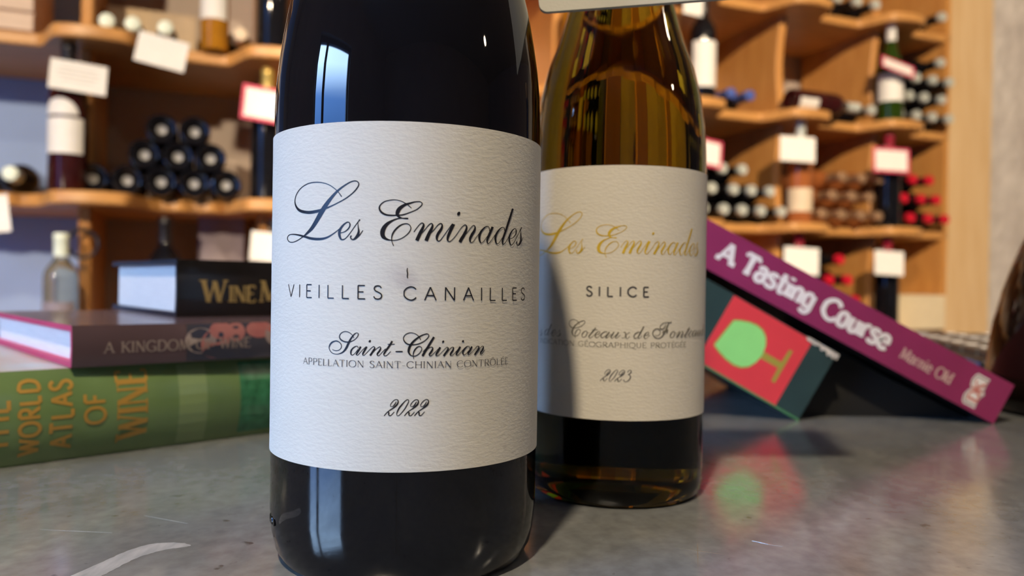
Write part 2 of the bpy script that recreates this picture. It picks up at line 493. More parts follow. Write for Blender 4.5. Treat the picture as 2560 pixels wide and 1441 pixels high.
# green silver-ended bottles in the upper right bay
g = 'green bottles with silver ends in the upper right bay'
for row, s, txt in ((0, 1.318, 'bottom row, behind the green display bottle'), (0, 1.389, 'bottom row, left of the three visible ends'), (0, 1.460, 'bottom row, middle'), (0, 1.531, 'bottom row, right beside the post'),
                    (1, 1.3535, 'second row, left'), (1, 1.4245, 'second row, middle'), (1, 1.4955, 'second row, right'),
                    (2, 1.389, 'third row, left'), (2, 1.460, 'third row, middle'), (2, 1.531, 'third row, right'), (3, 1.4955, 'topmost')):
    lying('silver_g', s, zr(3, s, 0.035, row), 'silver ended bottle right of the green bottle, %s' % txt, g, r=0.035, capend='cap_silver')
# red capsules
g = 'bottles with red capsules in the right bay'
for row, s, txt in ((0, 1.302, 'bottom row, behind the display bottle'), (0, 1.375, 'bottom row, left'), (0, 1.448, 'bottom row, middle'), (0, 1.521, 'bottom row, right beside the post'),
                    (1, 1.3385, 'middle row, left'), (1, 1.4115, 'middle row, centre'), (1, 1.4845, 'middle row, right'), (2, 1.375, 'top row, left'), (2, 1.448, 'top row, right')):
    lying('red', s, zr(2, s, 0.036, row), 'red capped bottle in the right bay, %s' % txt, g, r=0.036, capend='cap_red')
g = 'bottles with red capsules on the lowest shelf'
for row, s, txt in ((0, 0.960, 'bottom row, first'), (0, 1.034, 'bottom row, second'), (0, 1.108, 'bottom row, third'), (0, 1.182, 'bottom row, fourth'), (1, 0.997, 'second row, left'),
                    (1, 1.071, 'second row, middle'), (1, 1.145, 'second row, right'), (2, 1.034, 'third row, left'), (2, 1.108, 'third row, right'), (3, 1.071, 'topmost')):
    lying('red', s, zr(1, s, 0.0365, row), 'red capped bottle on the lowest shelf, %s' % txt, g)

# display bottles standing on the bulges
def stand(name, label, s, t, k, **kw):
    kw.setdefault('r', 0.0365)
    turn = kw.pop('turn', -0.35)
    return bottle(name, label, 'wine bottle', rmtx(s, t, top(k, s) + 0.0006, Matrix.Rotation(turn, 4, 'Z')), **kw)
bl = stand('wine_bottle', 'dark red bottle with white label and black capsule standing at the left behind a card', -1.035, 0.05, 2, glass='bg_red', cap='cap_dark', h=0.315,
           labels=((0.078, 0.152, 'paper_bg'),), r=0.0375)
# small rounded neck medallion above the label
mb = MB(); n = 20; rr = 0.0375 + 0.0006
pts = [(0.95 * math.cos(a), 0.5 * math.sin(a)) for a in [math.pi * i / n for i in range(n + 1)]]
vs = []; fs = []
for (x, y) in pts:
    for z in (0.158, 0.158 + 0.034 * max(y * 2, 0.02)):
        vs.append((rr * math.sin(x * 1.05), -rr * math.cos(x * 1.05), z))
for i in range(n): fs.append((2 * i, 2 * i + 2, 2 * i + 3, 2 * i + 1))
mb.add(vs, fs).build('neck_medallion', M['paper_bg'], bl, smooth=0)
stand('wine_bottle', 'clear glass bottle with dark base section standing low at the left behind the stacked books', -1.045, 0.05, 1, glass='bg_clear', cap='cap_pale', h=0.245, r=0.034,
      labels=((0.02, 0.10, 'box_lilac'),))
stand('wine_bottle', 'black bottle neck rising behind the black book', -0.847, -0.02, 1, glass='bg_black', cap='cap_dark', h=0.29, r=0.037)
stand('wine_bottle', 'dark bottle with gold neck foil standing beside the pyramid under a pink card', -0.632, 0.05, 2, glass='bg_black', cap='cap_gold', h=0.305, r=0.036)
stand('wine_bottle', 'dark bottle at the top left edge of the big front bottle', -0.622, 0.05, 3, glass='bg_black', cap='cap_dark', h=0.31, r=0.036, labels=())
stand('wine_bottle', 'dark bottle standing low behind the black book spine', -0.612, 0.05, 1, glass='bg_black', cap='cap_dark', h=0.29, r=0.036)
stand('wine_bottle', 'amber bottle with white upper label standing on the top left shelf', -0.747, 0.005, 3, glass='bg_amber', cap='cap_gold', h=0.30, r=0.031,
      labels=((0.068, 0.165, 'paper_bg'),))
stand('wine_bottle', 'dark display bottle on the upper shelf hidden behind the second bottle', 0.150, 0.05, 3, glass='bg_amber', cap='cap_gold', h=0.31)
stand('wine_bottle', 'black bottle with tall white label beside the shoulder of the second bottle', 0.556, 0.05, 3, glass='bg_black', cap='cap_dark', h=0.31, r=0.037,
      labels=((0.035, 0.165, 'paper_bg'),), turn=-0.1)
stand('wine_bottle', 'clear bottle under the pink card just right of the second bottle', 0.530, 0.05, 2, glass='bg_clear', cap='cap_pale', h=0.30, r=0.036)
stand('wine_bottle', 'orange rose bottle with beige label standing under the plain white card', 0.912, 0.05, 2, glass='bg_rose', cap='cap_silver', h=0.315, r=0.037,
      labels=((0.035, 0.105, 'paper_beige'),), turn=-0.55)
stand('wine_bottle', 'bottle with wine red capsule behind the lower middle card', 0.912, 0.05, 1, glass='bg_black', cap='cap_wine', h=0.305)
stand('wine_bottle', 'green bottle with white capsule and white label standing in the upper right bay', 1.270, 0.05, 3, glass='bg_green', cap='paper_bg', h=0.315, r=0.0385, shape='burgundy',
      labels=((0.062, 0.15, 'paper_bg'),), turn=-0.75)
stand('wine_bottle', 'black bottle with wine red capsule standing before the red capsules', 1.268, 0.05, 2, glass='bg_black', cap='cap_wine', h=0.30, r=0.036)
stand('wine_bottle', 'black bottle with wine red capsule standing on the lowest shelf beside the cream box', 1.268, 0.05, 1, glass='bg_black', cap='cap_wine', h=0.30, r=0.036)
# small bottle lying along the shelf front
sb = bottle('wine_bottle', 'dark bottle with white label lying lengthwise along the upper shelf front', 'wine bottle',
            rmtx(0.865, 0.052, top(3, 0.95) + 0.0345, Matrix.Rotation(math.pi / 2, 4, 'Y') @ Matrix.Rotation(R(70), 4, 'Z')), 'bg_red', 'cap_silver', 0.034, 0.27,
            labels=((0.015, 0.085, 'paper_bg'),))

# ------------------------------------------------------------------ price cards
def card(label, s, t, z, w, h, tilt=0.0, lean=0.0, yaw=0.0, pink=False, loop=0.0, group=None, lines=False):
    m = rmtx(s, t, z, Matrix.Rotation(yaw, 4, 'Z') @ Matrix.Rotation(tilt, 4, 'Y') @ Matrix.Rotation(lean, 4, 'X'))
    c = thing('price_card', label, 'price card', mtx=m, group=group)
    MB().box(-w / 2, w / 2, -0.0004, 0.0004, -h / 2, h / 2).build('sheet', M['card'], c, smooth=0)
    if pink:
        b = 0.0075; mb = MB()
        for x0, x1, z0, z1 in ((-w / 2, w / 2, h / 2 - b, h / 2), (-w / 2, w / 2, -h / 2, -h / 2 + b), (-w / 2, -w / 2 + b, -h / 2 + b, h / 2 - b), (w / 2 - b, w / 2, -h / 2 + b, h / 2 - b)):
            mb.box(x0, x1, -0.0007, -0.0004, z0, z1)
        mb.build('border', M['pink'], c, smooth=0)
    if lines:
        mb = MB()
        for i, L in enumerate((0.6, 0.75, 0.7, 0.55)):
            mb.box(-w * L / 2, w * L / 2, -0.0006, -0.0004, h * (0.25 - 0.14 * i) - 0.0008, h * (0.25 - 0.14 * i) + 0.0008)
        mb.build('printed_lines', M['grey_print'], c, smooth=0)
    if loop:
        pts = [(0.017 * math.sin(a), 0.004 + loop - 0.017 * math.cos(a) * 0.99, h / 2 + 0.004 + 0.006 * math.cos(a)) for a in [2 * math.pi * i / 20 for i in range(20)]]
        MB().tube(pts, 0.0007, 5, closed=True).build('string_loop', M['string'], c)
    return c
card('large cream price card with faint print on the dark red bottle at the left', -1.010, 0.108, 0.497, 0.104, 0.066, tilt=0.06, lean=-0.25, yaw=0.1, loop=0.03, lines=True)
card('white price card tilted below the three pale capsules', -0.853, 0.128, 0.563, 0.098, 0.066, tilt=0.17, lean=-0.12, loop=0.02)
card('pink bordered price card on the gold foiled bottle beside the pyramid', -0.640, 0.112, 0.475, 0.105, 0.080, tilt=0.09, lean=-0.15, pink=True, loop=0.03)
card('white price card beside the black book at the left of the front bottle', -0.622, 0.108, 0.158, 0.095, 0.066, tilt=0.08, lean=-0.1, loop=0.03)
card('white price card cut by the left edge of the picture', -1.178, 0.112, 0.206, 0.100, 0.075, tilt=-0.12, lean=-0.1)
card('pink bordered price card half hidden right of the second bottle', 0.535, 0.108, 0.458, 0.100, 0.078, tilt=0.12, lean=-0.12, pink=True, loop=0.03)
card('plain white price card on the orange rose bottle', 0.845, 0.115, 0.490, 0.106, 0.074, tilt=0.04, lean=-0.1, yaw=-0.3, loop=0.03)
card('pink bordered price card tilted steeply on the green bottle', 1.235, 0.110, 0.776, 0.112, 0.050, tilt=0.32, lean=-0.5, yaw=-0.3, pink=True, loop=0.03)
card('pink bordered price card above the red capsules at the right', 1.214, 0.110, 0.484, 0.118, 0.078, tilt=0.03, lean=-0.1, yaw=-0.3, pink=True, loop=0.03)
card('price card with thin pink border above the maroon book spine', 0.868, 0.112, 0.164, 0.106, 0.080, tilt=0.05, lean=-0.1, yaw=-0.3, pink=False, loop=0.03)
card('white price card on the lowest black bottle near the cream box', 1.210, 0.112, 0.166, 0.094, 0.075, tilt=0.05, lean=-0.1, yaw=-0.3, loop=0.03)
card('bluish white price card at the upper edge right of the second bottle', 0.475, 0.119, 0.870, 0.062, 0.085, tilt=0.05)

# ------------------------------------------------------------------ other things on the rack
def rackbox(name, label, cat, s0, s1, t0, t1, z0, z1, m, lid=True):
    b = thing(name, label, cat, mtx=rmtx((s0 + s1) / 2, (t0 + t1) / 2, z0))
    w, d = s1 - s0, t1 - t0; h = z1 - z0
    MB().box(-w / 2, w / 2, -d / 2, d / 2, 0, h - 0.004).build('carton', M[m], b, smooth=0, bevel=0.002)
    if lid:
        for y0, y1 in ((-d / 2, -0.0008), (0.0008, d / 2)):
            MB().box(-w / 2, w / 2, y0, y1, h - 0.004, h).build('flap', M[m], b, smooth=0, bevel=0.001)
    return b
rackbox('cardboard_box', 'beige cardboard box behind the three pale capsules', 'box', -0.985, -0.785, -0.33, -0.16, top(3, -0.9) + 0.0005, 0.735, 'box_beige')
rackbox('cardboard_box', 'cream box on the lowest shelf beside the pine post', 'box', 1.352, 1.566, -0.16, 0.02, top(1, 1.46) + 0.0015, 0.068, 'box_cream')
rackbox('cardboard_box', 'greyish lilac box standing behind the black book', 'box', -0.775, -0.668, -0.30, -0.16, top(1, -0.72) + 0.001, 0.245, 'box_lilac')
cr = thing('wooden_wine_case', 'pale slatted wooden case at the top left corner', 'wine case', mtx=rmtx(-1.235, -0.13, top(3, -1.235) + 0.0004))
for i in range(5):
    MB().box(-0.125, 0.125, -0.125, -0.115, 0.004 + 0.042 * i, 0.041 + 0.042 * i).build('slat', M['crate'], cr, smooth=0, bevel=0.002)
MB().box(-0.125, 0.125, -0.114, 0.13, 0, 0.215).build('case_body', M['crate'], cr, smooth=0)
ring = thing('hanging_ring', 'dark ring hanging on the rack divider above the stacked books', 'ring', mtx=rmtx(-1.009, 0.018, 0.158))
MB().tube([(0.030 * math.cos(a), 0, 0.030 * math.sin(a)) for a in [2 * math.pi * i / 28 for i in range(28)]], 0.004, 8, closed=True).build('hoop', M['iron'], ring)
MB().tube([(0, 0.026, 0.028), (0, 0, 0.034), (0, -0.006, 0.036)], 0.0025, 8).build('hook', M['iron'], ring)

# ------------------------------------------------------------------ zinc counter
def zinc():
    m = bpy.data.materials.new('worn_zinc'); m.use_nodes = True
    nt = m.node_tree; L = nt.links.new
    b = nt.nodes['Principled BSDF']
    tc = nt.nodes.new('ShaderNodeTexCoord')
    def noise(scale, st, det, rot=0.0, dist=0.0):
        mp = nt.nodes.new('ShaderNodeMapping')
        mp.inputs['Scale'].default_value = st
        mp.inputs['Rotation'].default_value = (0, 0, rot)
        n = nt.nodes.new('ShaderNodeTexNoise')
        n.inputs['Scale'].default_value = scale; n.inputs['Detail'].default_value = det
        n.inputs['Distortion'].default_value = dist
        L(tc.outputs['Object'], mp.inputs[0]); L(mp.outputs[0], n.inputs['Vector'])
        return n.outputs[0]
    def ramp(src, stops):
        r = nt.nodes.new('ShaderNodeValToRGB')
        r.color_ramp.elements[0].position = stops[0][0]; r.color_ramp.elements[0].color = (*stops[0][1], 1)
        r.color_ramp.elements[1].position = stops[-1][0]; r.color_ramp.elements[1].color = (*stops[-1][1], 1)
        for p, c in stops[1:-1]:
            e = r.color_ramp.elements.new(p); e.color = (*c, 1)
        L(src, r.inputs[0]); return r.outputs[0]
    def mix(t, a, c, fac):
        n = nt.nodes.new('ShaderNodeMix'); n.data_type = 'RGBA'; n.blend_type = t
        if isinstance(fac, float): n.inputs[0].default_value = fac
        else: L(fac, n.inputs[0])
        L(a, n.inputs[6])
        if isinstance(c, tuple): n.inputs[7].default_value = (*c, 1)
        else: L(c, n.inputs[7])
        return n.outputs[2]
    base = ramp(noise(30, (1.5, 0.55, 1), 7, 0.3, 0.8), [(0.26, (0.255, 0.27, 0.29)), (0.5, (0.315, 0.34, 0.372)), (0.76, (0.395, 0.41, 0.42))])
    tint = ramp(noise(9, (1, 1.5, 1), 3), [(0.3, (0.92, 0.94, 1.0)), (0.52, (1, 1, 1)), (0.75, (1.0, 0.95, 0.86))])
    c = mix('MULTIPLY', base, tint, 0.8)
    brush = ramp(noise(220, (0.8, 0.7, 1), 6, -0.45), [(0.35, (0.80, 0.80, 0.80)), (0.65, (1.10, 1.10, 1.10))])
    c = mix('MULTIPLY', c, brush, 0.75)
    specks = ramp(noise(150, (1, 1, 1), 2), [(0.71, (0, 0, 0)), (0.79, (0.8, 0.8, 0.8))])
    c = mix('MIX', c, (0.08, 0.075, 0.075), specks)
    L(c, b.inputs['Base Color'])
    b.inputs['Metallic'].default_value = 0.45
    rr = ramp(noise(50, (1.4, 0.7, 1), 5, 0.3), [(0.3, (0.11,) * 3), (0.7, (0.21,) * 3)])
    L(rr, b.inputs['Roughness'])
    bp = nt.nodes.new('ShaderNodeBump'); bp.inputs['Strength'].default_value = 0.07; bp.inputs['Distance'].default_value = 0.0003
    L(noise(420, (0.8, 0.8, 1), 4, -0.35), bp.inputs['Height']); L(bp.outputs[0], b.inputs['Normal'])
    return m
M['zinc'] = zinc()
M['zinc_pale'] = mat('pale_wax_film', (0.50, 0.51, 0.53), 0.45, metal=0.3, nscale=190, nstretch=(1.9, 0.5, 1), color2=(0.34, 0.355, 0.38))
M['scratch'] = mat('bright_scratch', (0.75, 0.73, 0.66), 0.25, metal=0.8)
M['front_wood'] = mat('dark_counter_front', (0.10, 0.06, 0.035), 0.5, nscale=10, nstretch=(1, 1, 6), noise=0.2)
ct = thing('bar_counter', 'worn grey zinc topped counter carrying the bottles and books', 'counter', loc=(0, 0, -0.95))
MB().box(-1.0, 1.05, -0.45, 1.12, 0.91, 0.95).build('zinc_top', M['zinc'], ct, smooth=0, bevel=0.006)
MB().box(-0.95, 1.0, -0.36, 1.06, 0.0, 0.91).build('counter_body', M['front_wood'], ct, smooth=0)
def flat(poly, h, name, m, parent, z0=0.95):
    return MB().prism(poly, z0 + 0.00002, z0 + h).build(name, m, parent, smooth=0)
smear = [(-0.1240, 0.2200), (-0.1222, 0.2290), (-0.1202, 0.2372), (-0.1184, 0.2440), (-0.1152, 0.2506), (-0.1112, 0.2532), (-0.1070, 0.2538), (-0.1030, 0.2530), (-0.1006, 0.2512),
         (-0.1030, 0.2490), (-0.1062, 0.2475), (-0.1095, 0.2440), (-0.1118, 0.2400), (-0.1132, 0.2350), (-0.1142, 0.2290), (-0.1158, 0.2220), (-0.1190, 0.2175)]
out_ = []
for i in range(len(smear)):
    p = [smear[(i + k) % len(smear)] for k in (-1, 0, 1, 2)]
    for q in range(5):
        t = q / 5
        out_.append(tuple(0.5 * (2 * p[1][c] + (p[2][c] - p[0][c]) * t + (2 * p[0][c] - 5 * p[1][c] + 4 * p[2][c] - p[3][c]) * t * t + (3 * p[1][c] - p[0][c] - 3 * p[2][c] + p[3][c]) * t ** 3)
                          + random.uniform(-1, 1) * 0.00018 for c in (0, 1)))
flat(out_, 0.00005, 'wax_smear', M['zinc_pale'], ct)
for (x0, y0), (x1, y1), w in (((0.0536, 0.256), (0.0683, 0.2498), 0.00022), ((0.0812, 0.264), (0.0897, 0.2584), 0.0002), ((0.0830, 0.2625), (0.0880, 0.2592), 0.00015),
                              ((0.0816, 0.3217), (0.0908, 0.3116), 0.0003), ((-0.1566, 0.265), (-0.1314, 0.2627), 0.00012), ((-0.1299, 0.2823), (-0.1108, 0.2738), 0.00012),
                              ((0.0625, 0.262), (0.0571, 0.238), 0.00012)):
    d = V((x1 - x0, y1 - y0)).normalized(); p = V((-d.y, d.x)) * w
    flat([(x0, y0), (x1 * .5 + x0 * .5 + p.x, y1 * .5 + y0 * .5 + p.y), (x1, y1), (x1 * .5 + x0 * .5 - p.x, y1 * .5 + y0 * .5 - p.y)], 0.00006, 'scratch', M['scratch'] if x0 > 0 else M['zinc_pale'], ct)

# ------------------------------------------------------------------ lettering
# stroke = list of (left x, left y, right x, right y); strips are mapped onto a surface by a function of (x, y)
def smooth_rows(rows, n=5):
    if len(rows) < 3: n = 1 if len(rows) < 2 else n
    out = []
    for i in range(len(rows) - 1):
        a = rows[max(i - 1, 0)]; b = rows[i]; c = rows[i + 1]; d = rows[min(i + 2, len(rows) - 1)]
        for k in range(n):
            t = k / n
            out.append([0.5 * (2 * q + (r - p) * t + (2 * p - 5 * q + 4 * r - s) * t * t + (3 * q - p - 3 * r + s) * t ** 3)
                        for p, q, r, s in zip(a, b, c, d)])
    out.append(rows[-1])
    return out
def strips(mb, strokes, f, n=5):
    for q, st in enumerate(strokes):
        rows = smooth_rows(st, n) if n > 1 else st
        vs = []; d = 4e-6 * (q % 40)          # ink layers never coincide
        for r in rows:
            vs += [f(r[0], r[1], d), f(r[2], r[3], d)]
        mb.add(vs, [(2 * i, 2 * i + 1, 2 * i + 3, 2 * i + 2) for i in range(len(rows) - 1)])
def decode(txt):
    return [[[int(v) / 100 for v in p.split(',')] for p in st.split(' ')] for st in txt.split('|')]
def wide(pts):
    # centre line with widths -> left and right edge
    rows = []
    for i, (x, y, w) in enumerate(pts):
        a = pts[max(i - 1, 0)]; b = pts[min(i + 1, len(pts) - 1)]
        tx, ty = b[0] - a[0], b[1] - a[1]; L = math.hypot(tx, ty) or 1
        rows.append([x - ty / L * w / 2, y + tx / L * w / 2, x + ty / L * w / 2, y - tx / L * w / 2])
    return rows

GL_TITLE = "-1299,10740,-1322,10725 -1434,10896,-1452,10880 -1648,11046,-1661,11028 -1882,11133,-1888,11111 -2167,11169,-2165,11143 -2476,11144,-2463,11121 -2769,11034,-2746,11018 -2959,10889,-2929,10878 -3049,10714,-3007,10710 -3015,10539,-2945,10554 -2819,10374,-2764,10436 -2435,10297,-2432,10381 -2102,10322,-2125,10400 -1915,10374,-1940,10429 -1722,10435,-1742,10472 -1471,10534,-1487,10560 -1181,10672,-1199,10696 -964,10825,-987,10848 -827,10982,-856,10998 -806,11094,-837,11084 -902,11163,-906,11135 -1048,11142,-1034,11113 -1256,11042,-1230,11009 -1474,10902,-1428,10860 -1689,10721,-1610,10667 -1881,10532,-1761,10465 -2031,10349,-1895,10284 -2191,10120,-2066,10061 -2352,9921,-2251,9864 -2516,9781,-2456,9737 -2631,9702,-2600,9676 -2831,9608,-2813,9590 -3079,9545,-3070,9524 -3288,9562,-3312,9542 -3388,9645,-3432,9645 -3321,9724,-3349,9741 -3133,9740,-3135,9770 -2831,9702,-2818,9745 -2560,9641,-2538,9697 -2303,9583,-2289,9651 -2022,9564,-2027,9633 -1796,9600,-1816,9649 -1623,9679,-1644,9709 -1458,9782,-1476,9803 -1345,9868,-1362,9885|-1324,9749,-1331,9768 -1185,9787,-1200,9809 -1069,9880,-1100,9899 -1032,9991,-1072,9986 -1111,10062,-1110,10034 -1244,10005,-1211,9973 -1371,9877,-1304,9848 -1409,9734,-1327,9735 -1350,9594,-1301,9619 -1260,9562,-1262,9593 -1166,9605,-1183,9622 -1042,9741,-1061,9754 -908,9925,-925,9937 -803,10058,-823,10072 -768,10089,-799,10112 -757,10108,-781,10126|-792,10106,-775,10095 -834,10045,-816,10043 -830,9902,-797,9904 -831,9793,-772,9787 -874,9696,-801,9658 -931,9621,-893,9577 -970,9594,-975,9561 -1008,9621,-1036,9605 -1006,9651,-1048,9660 -988,9673,-1021,9695|-918,9570,-935,9591 -784,9669,-801,9685 -675,9820,-692,9831|606,10445,592,10429 503,10535,492,10519 359,10615,351,10598 215,10654,212,10636 82,10656,85,10636 -99,10615,-89,10594 -224,10524,-200,10505 -266,10418,-223,10421 -217,10307,-178,10343 -98,10232,-81,10278 52,10213,55,10253 220,10222,218,10255 387,10242,380,10272 563,10310,555,10332 741,10393,729,10413 861,10494,843,10510 894,10572,868,10566 830,10626,824,10603 707,10623,710,10598 561,10591,574,10550 412,10549,442,10490 265,10461,332,10394 191,10349,291,10314 197,10235,275,10262 277,10170,303,10210 358,10152,364,10180 454,10139,457,10177 519,10134,522,10174|384,10171,385,10154 264,10167,270,10141 117,10123,136,10085 -54,10038,1,9976 -170,9914,-70,9861 -217,9771,-91,9766 -174,9633,-83,9691 -57,9571,-32,9625 61,9558,64,9586 206,9564,203,9585 350,9613,340,9631 493,9711,477,9728 589,9835,566,9846 599,9939,577,9932 534,10016,523,9995 432,10029,436,10006 307,9986,326,9956 184,9883,216,9854 101,9757,138,9740 78,9630,104,9629 94,9520,115,9526 137,9412,158,9421|681,9795,664,9807 749,9899,734,9910 842,10012,828,10027 892,10036,896,10062 907,10002,954,10008 875,9933,941,9908 811,9817,889,9783 762,9710,846,9674 709,9590,796,9553|881,9760,868,9770 964,9857,949,9869 1070,9990,1054,10004 1140,10035,1139,10059 1144,9999,1192,10003 1114,9928,1181,9904 1050,9812,1128,9778 1005,9715,1092,9681 954,9591,1043,9557|1132,9779,1119,9790 1228,9889,1213,9901 1323,10004,1309,10020 1393,10042,1397,10066 1405,9996,1454,10000 1372,9915,1435,9888 1298,9808,1365,9774 1255,9700,1325,9688 1274,9602,1316,9618 1335,9566,1334,9590 1403,9607,1388,9620 1500,9744,1485,9754 1647,9954,1632,9963 1721,10059,1707,10069|1707,10068,1789,10035 1660,9965,1739,9933 1598,9823,1672,9796 1558,9699,1627,9686 1565,9601,1611,9616 1634,9561,1632,9584 1711,9611,1698,9623 1833,9749,1818,9759 1944,9912,1930,9922 2024,9998,2009,10013 2089,10034,2094,10058 2107,9986,2156,9993 2078,9902,2145,9884 2003,9769,2084,9734 1946,9684,2028,9646 1895,9585,1978,9550|2050,9716,2038,9725 2179,9859,2164,9869 2285,9991,2269,10003 2349,10036,2350,10057 2367,9994,2413,10000 2336,9916,2405,9894 2256,9799,2330,9769 2207,9681,2273,9670 2225,9588,2266,9603 2285,9560,2283,9581 2352,9600,2338,9610 2424,9700,2410,9708 2511,9800,2496,9809 2598,9912,2583,9920|1879,10286,1858,10292 1908,10301,1844,10321 1930,10329,1851,10358 1937,10362,1873,10383 1923,10391,1902,10397|2882,9922,2858,9918 2867,10010,2847,10002 2807,10052,2805,10030 2694,10021,2719,9996 2564,9908,2619,9881 2498,9778,2573,9769 2508,9650,2568,9662 2573,9567,2594,9587 2642,9578,2629,9591 2733,9671,2718,9679 2812,9772,2796,9780|2940,10050,3018,10030 2886,9944,2964,9923 2807,9788,2883,9768 2762,9659,2824,9654 2793,9568,2823,9584 2863,9565,2848,9580 2952,9659,2936,9667 3063,9796,3046,9803 3134,9876,3118,9883|3452,9954,3427,9950 3437,10027,3414,10018 3364,10062,3367,10043 3242,10013,3274,9991 3110,9891,3172,9869 3047,9759,3122,9756 3074,9620,3130,9634 3149,9558,3160,9581 3229,9595,3212,9605 3320,9699,3301,9707 3396,9791,3378,9799|3743,10616,3826,10606 3665,10452,3750,10442 3566,10234,3651,10223 3456,9984,3537,9971 3365,9791,3441,9778 3324,9662,3393,9661 3358,9567,3394,9582 3432,9570,3415,9583 3529,9666,3509,9673 3645,9816,3624,9823 3711,9898,3693,9904|3692,9739,3684,9751 3823,9773,3803,9786 3962,9889,3923,9897 3983,9999,3936,9992 3902,10052,3899,10032 3772,10004,3808,9987 3655,9885,3716,9871 3601,9764,3670,9764 3636,9626,3693,9639 3733,9552,3740,9575 3846,9614,3825,9623 3995,9781,3974,9786 4155,9982,4130,9987 4248,10076,4204,10084 4264,10108,4231,10112|4213,10075,4239,10074 4185,9999,4211,10000 4182,9862,4238,9866 4171,9740,4257,9739 4120,9643,4206,9627 4074,9586,4107,9564 4044,9579,4015,9565 4020,9640,3976,9636 4034,9682,3987,9685|4102,9568,4079,9577 4249,9681,4225,9687 4346,9813,4324,9816"
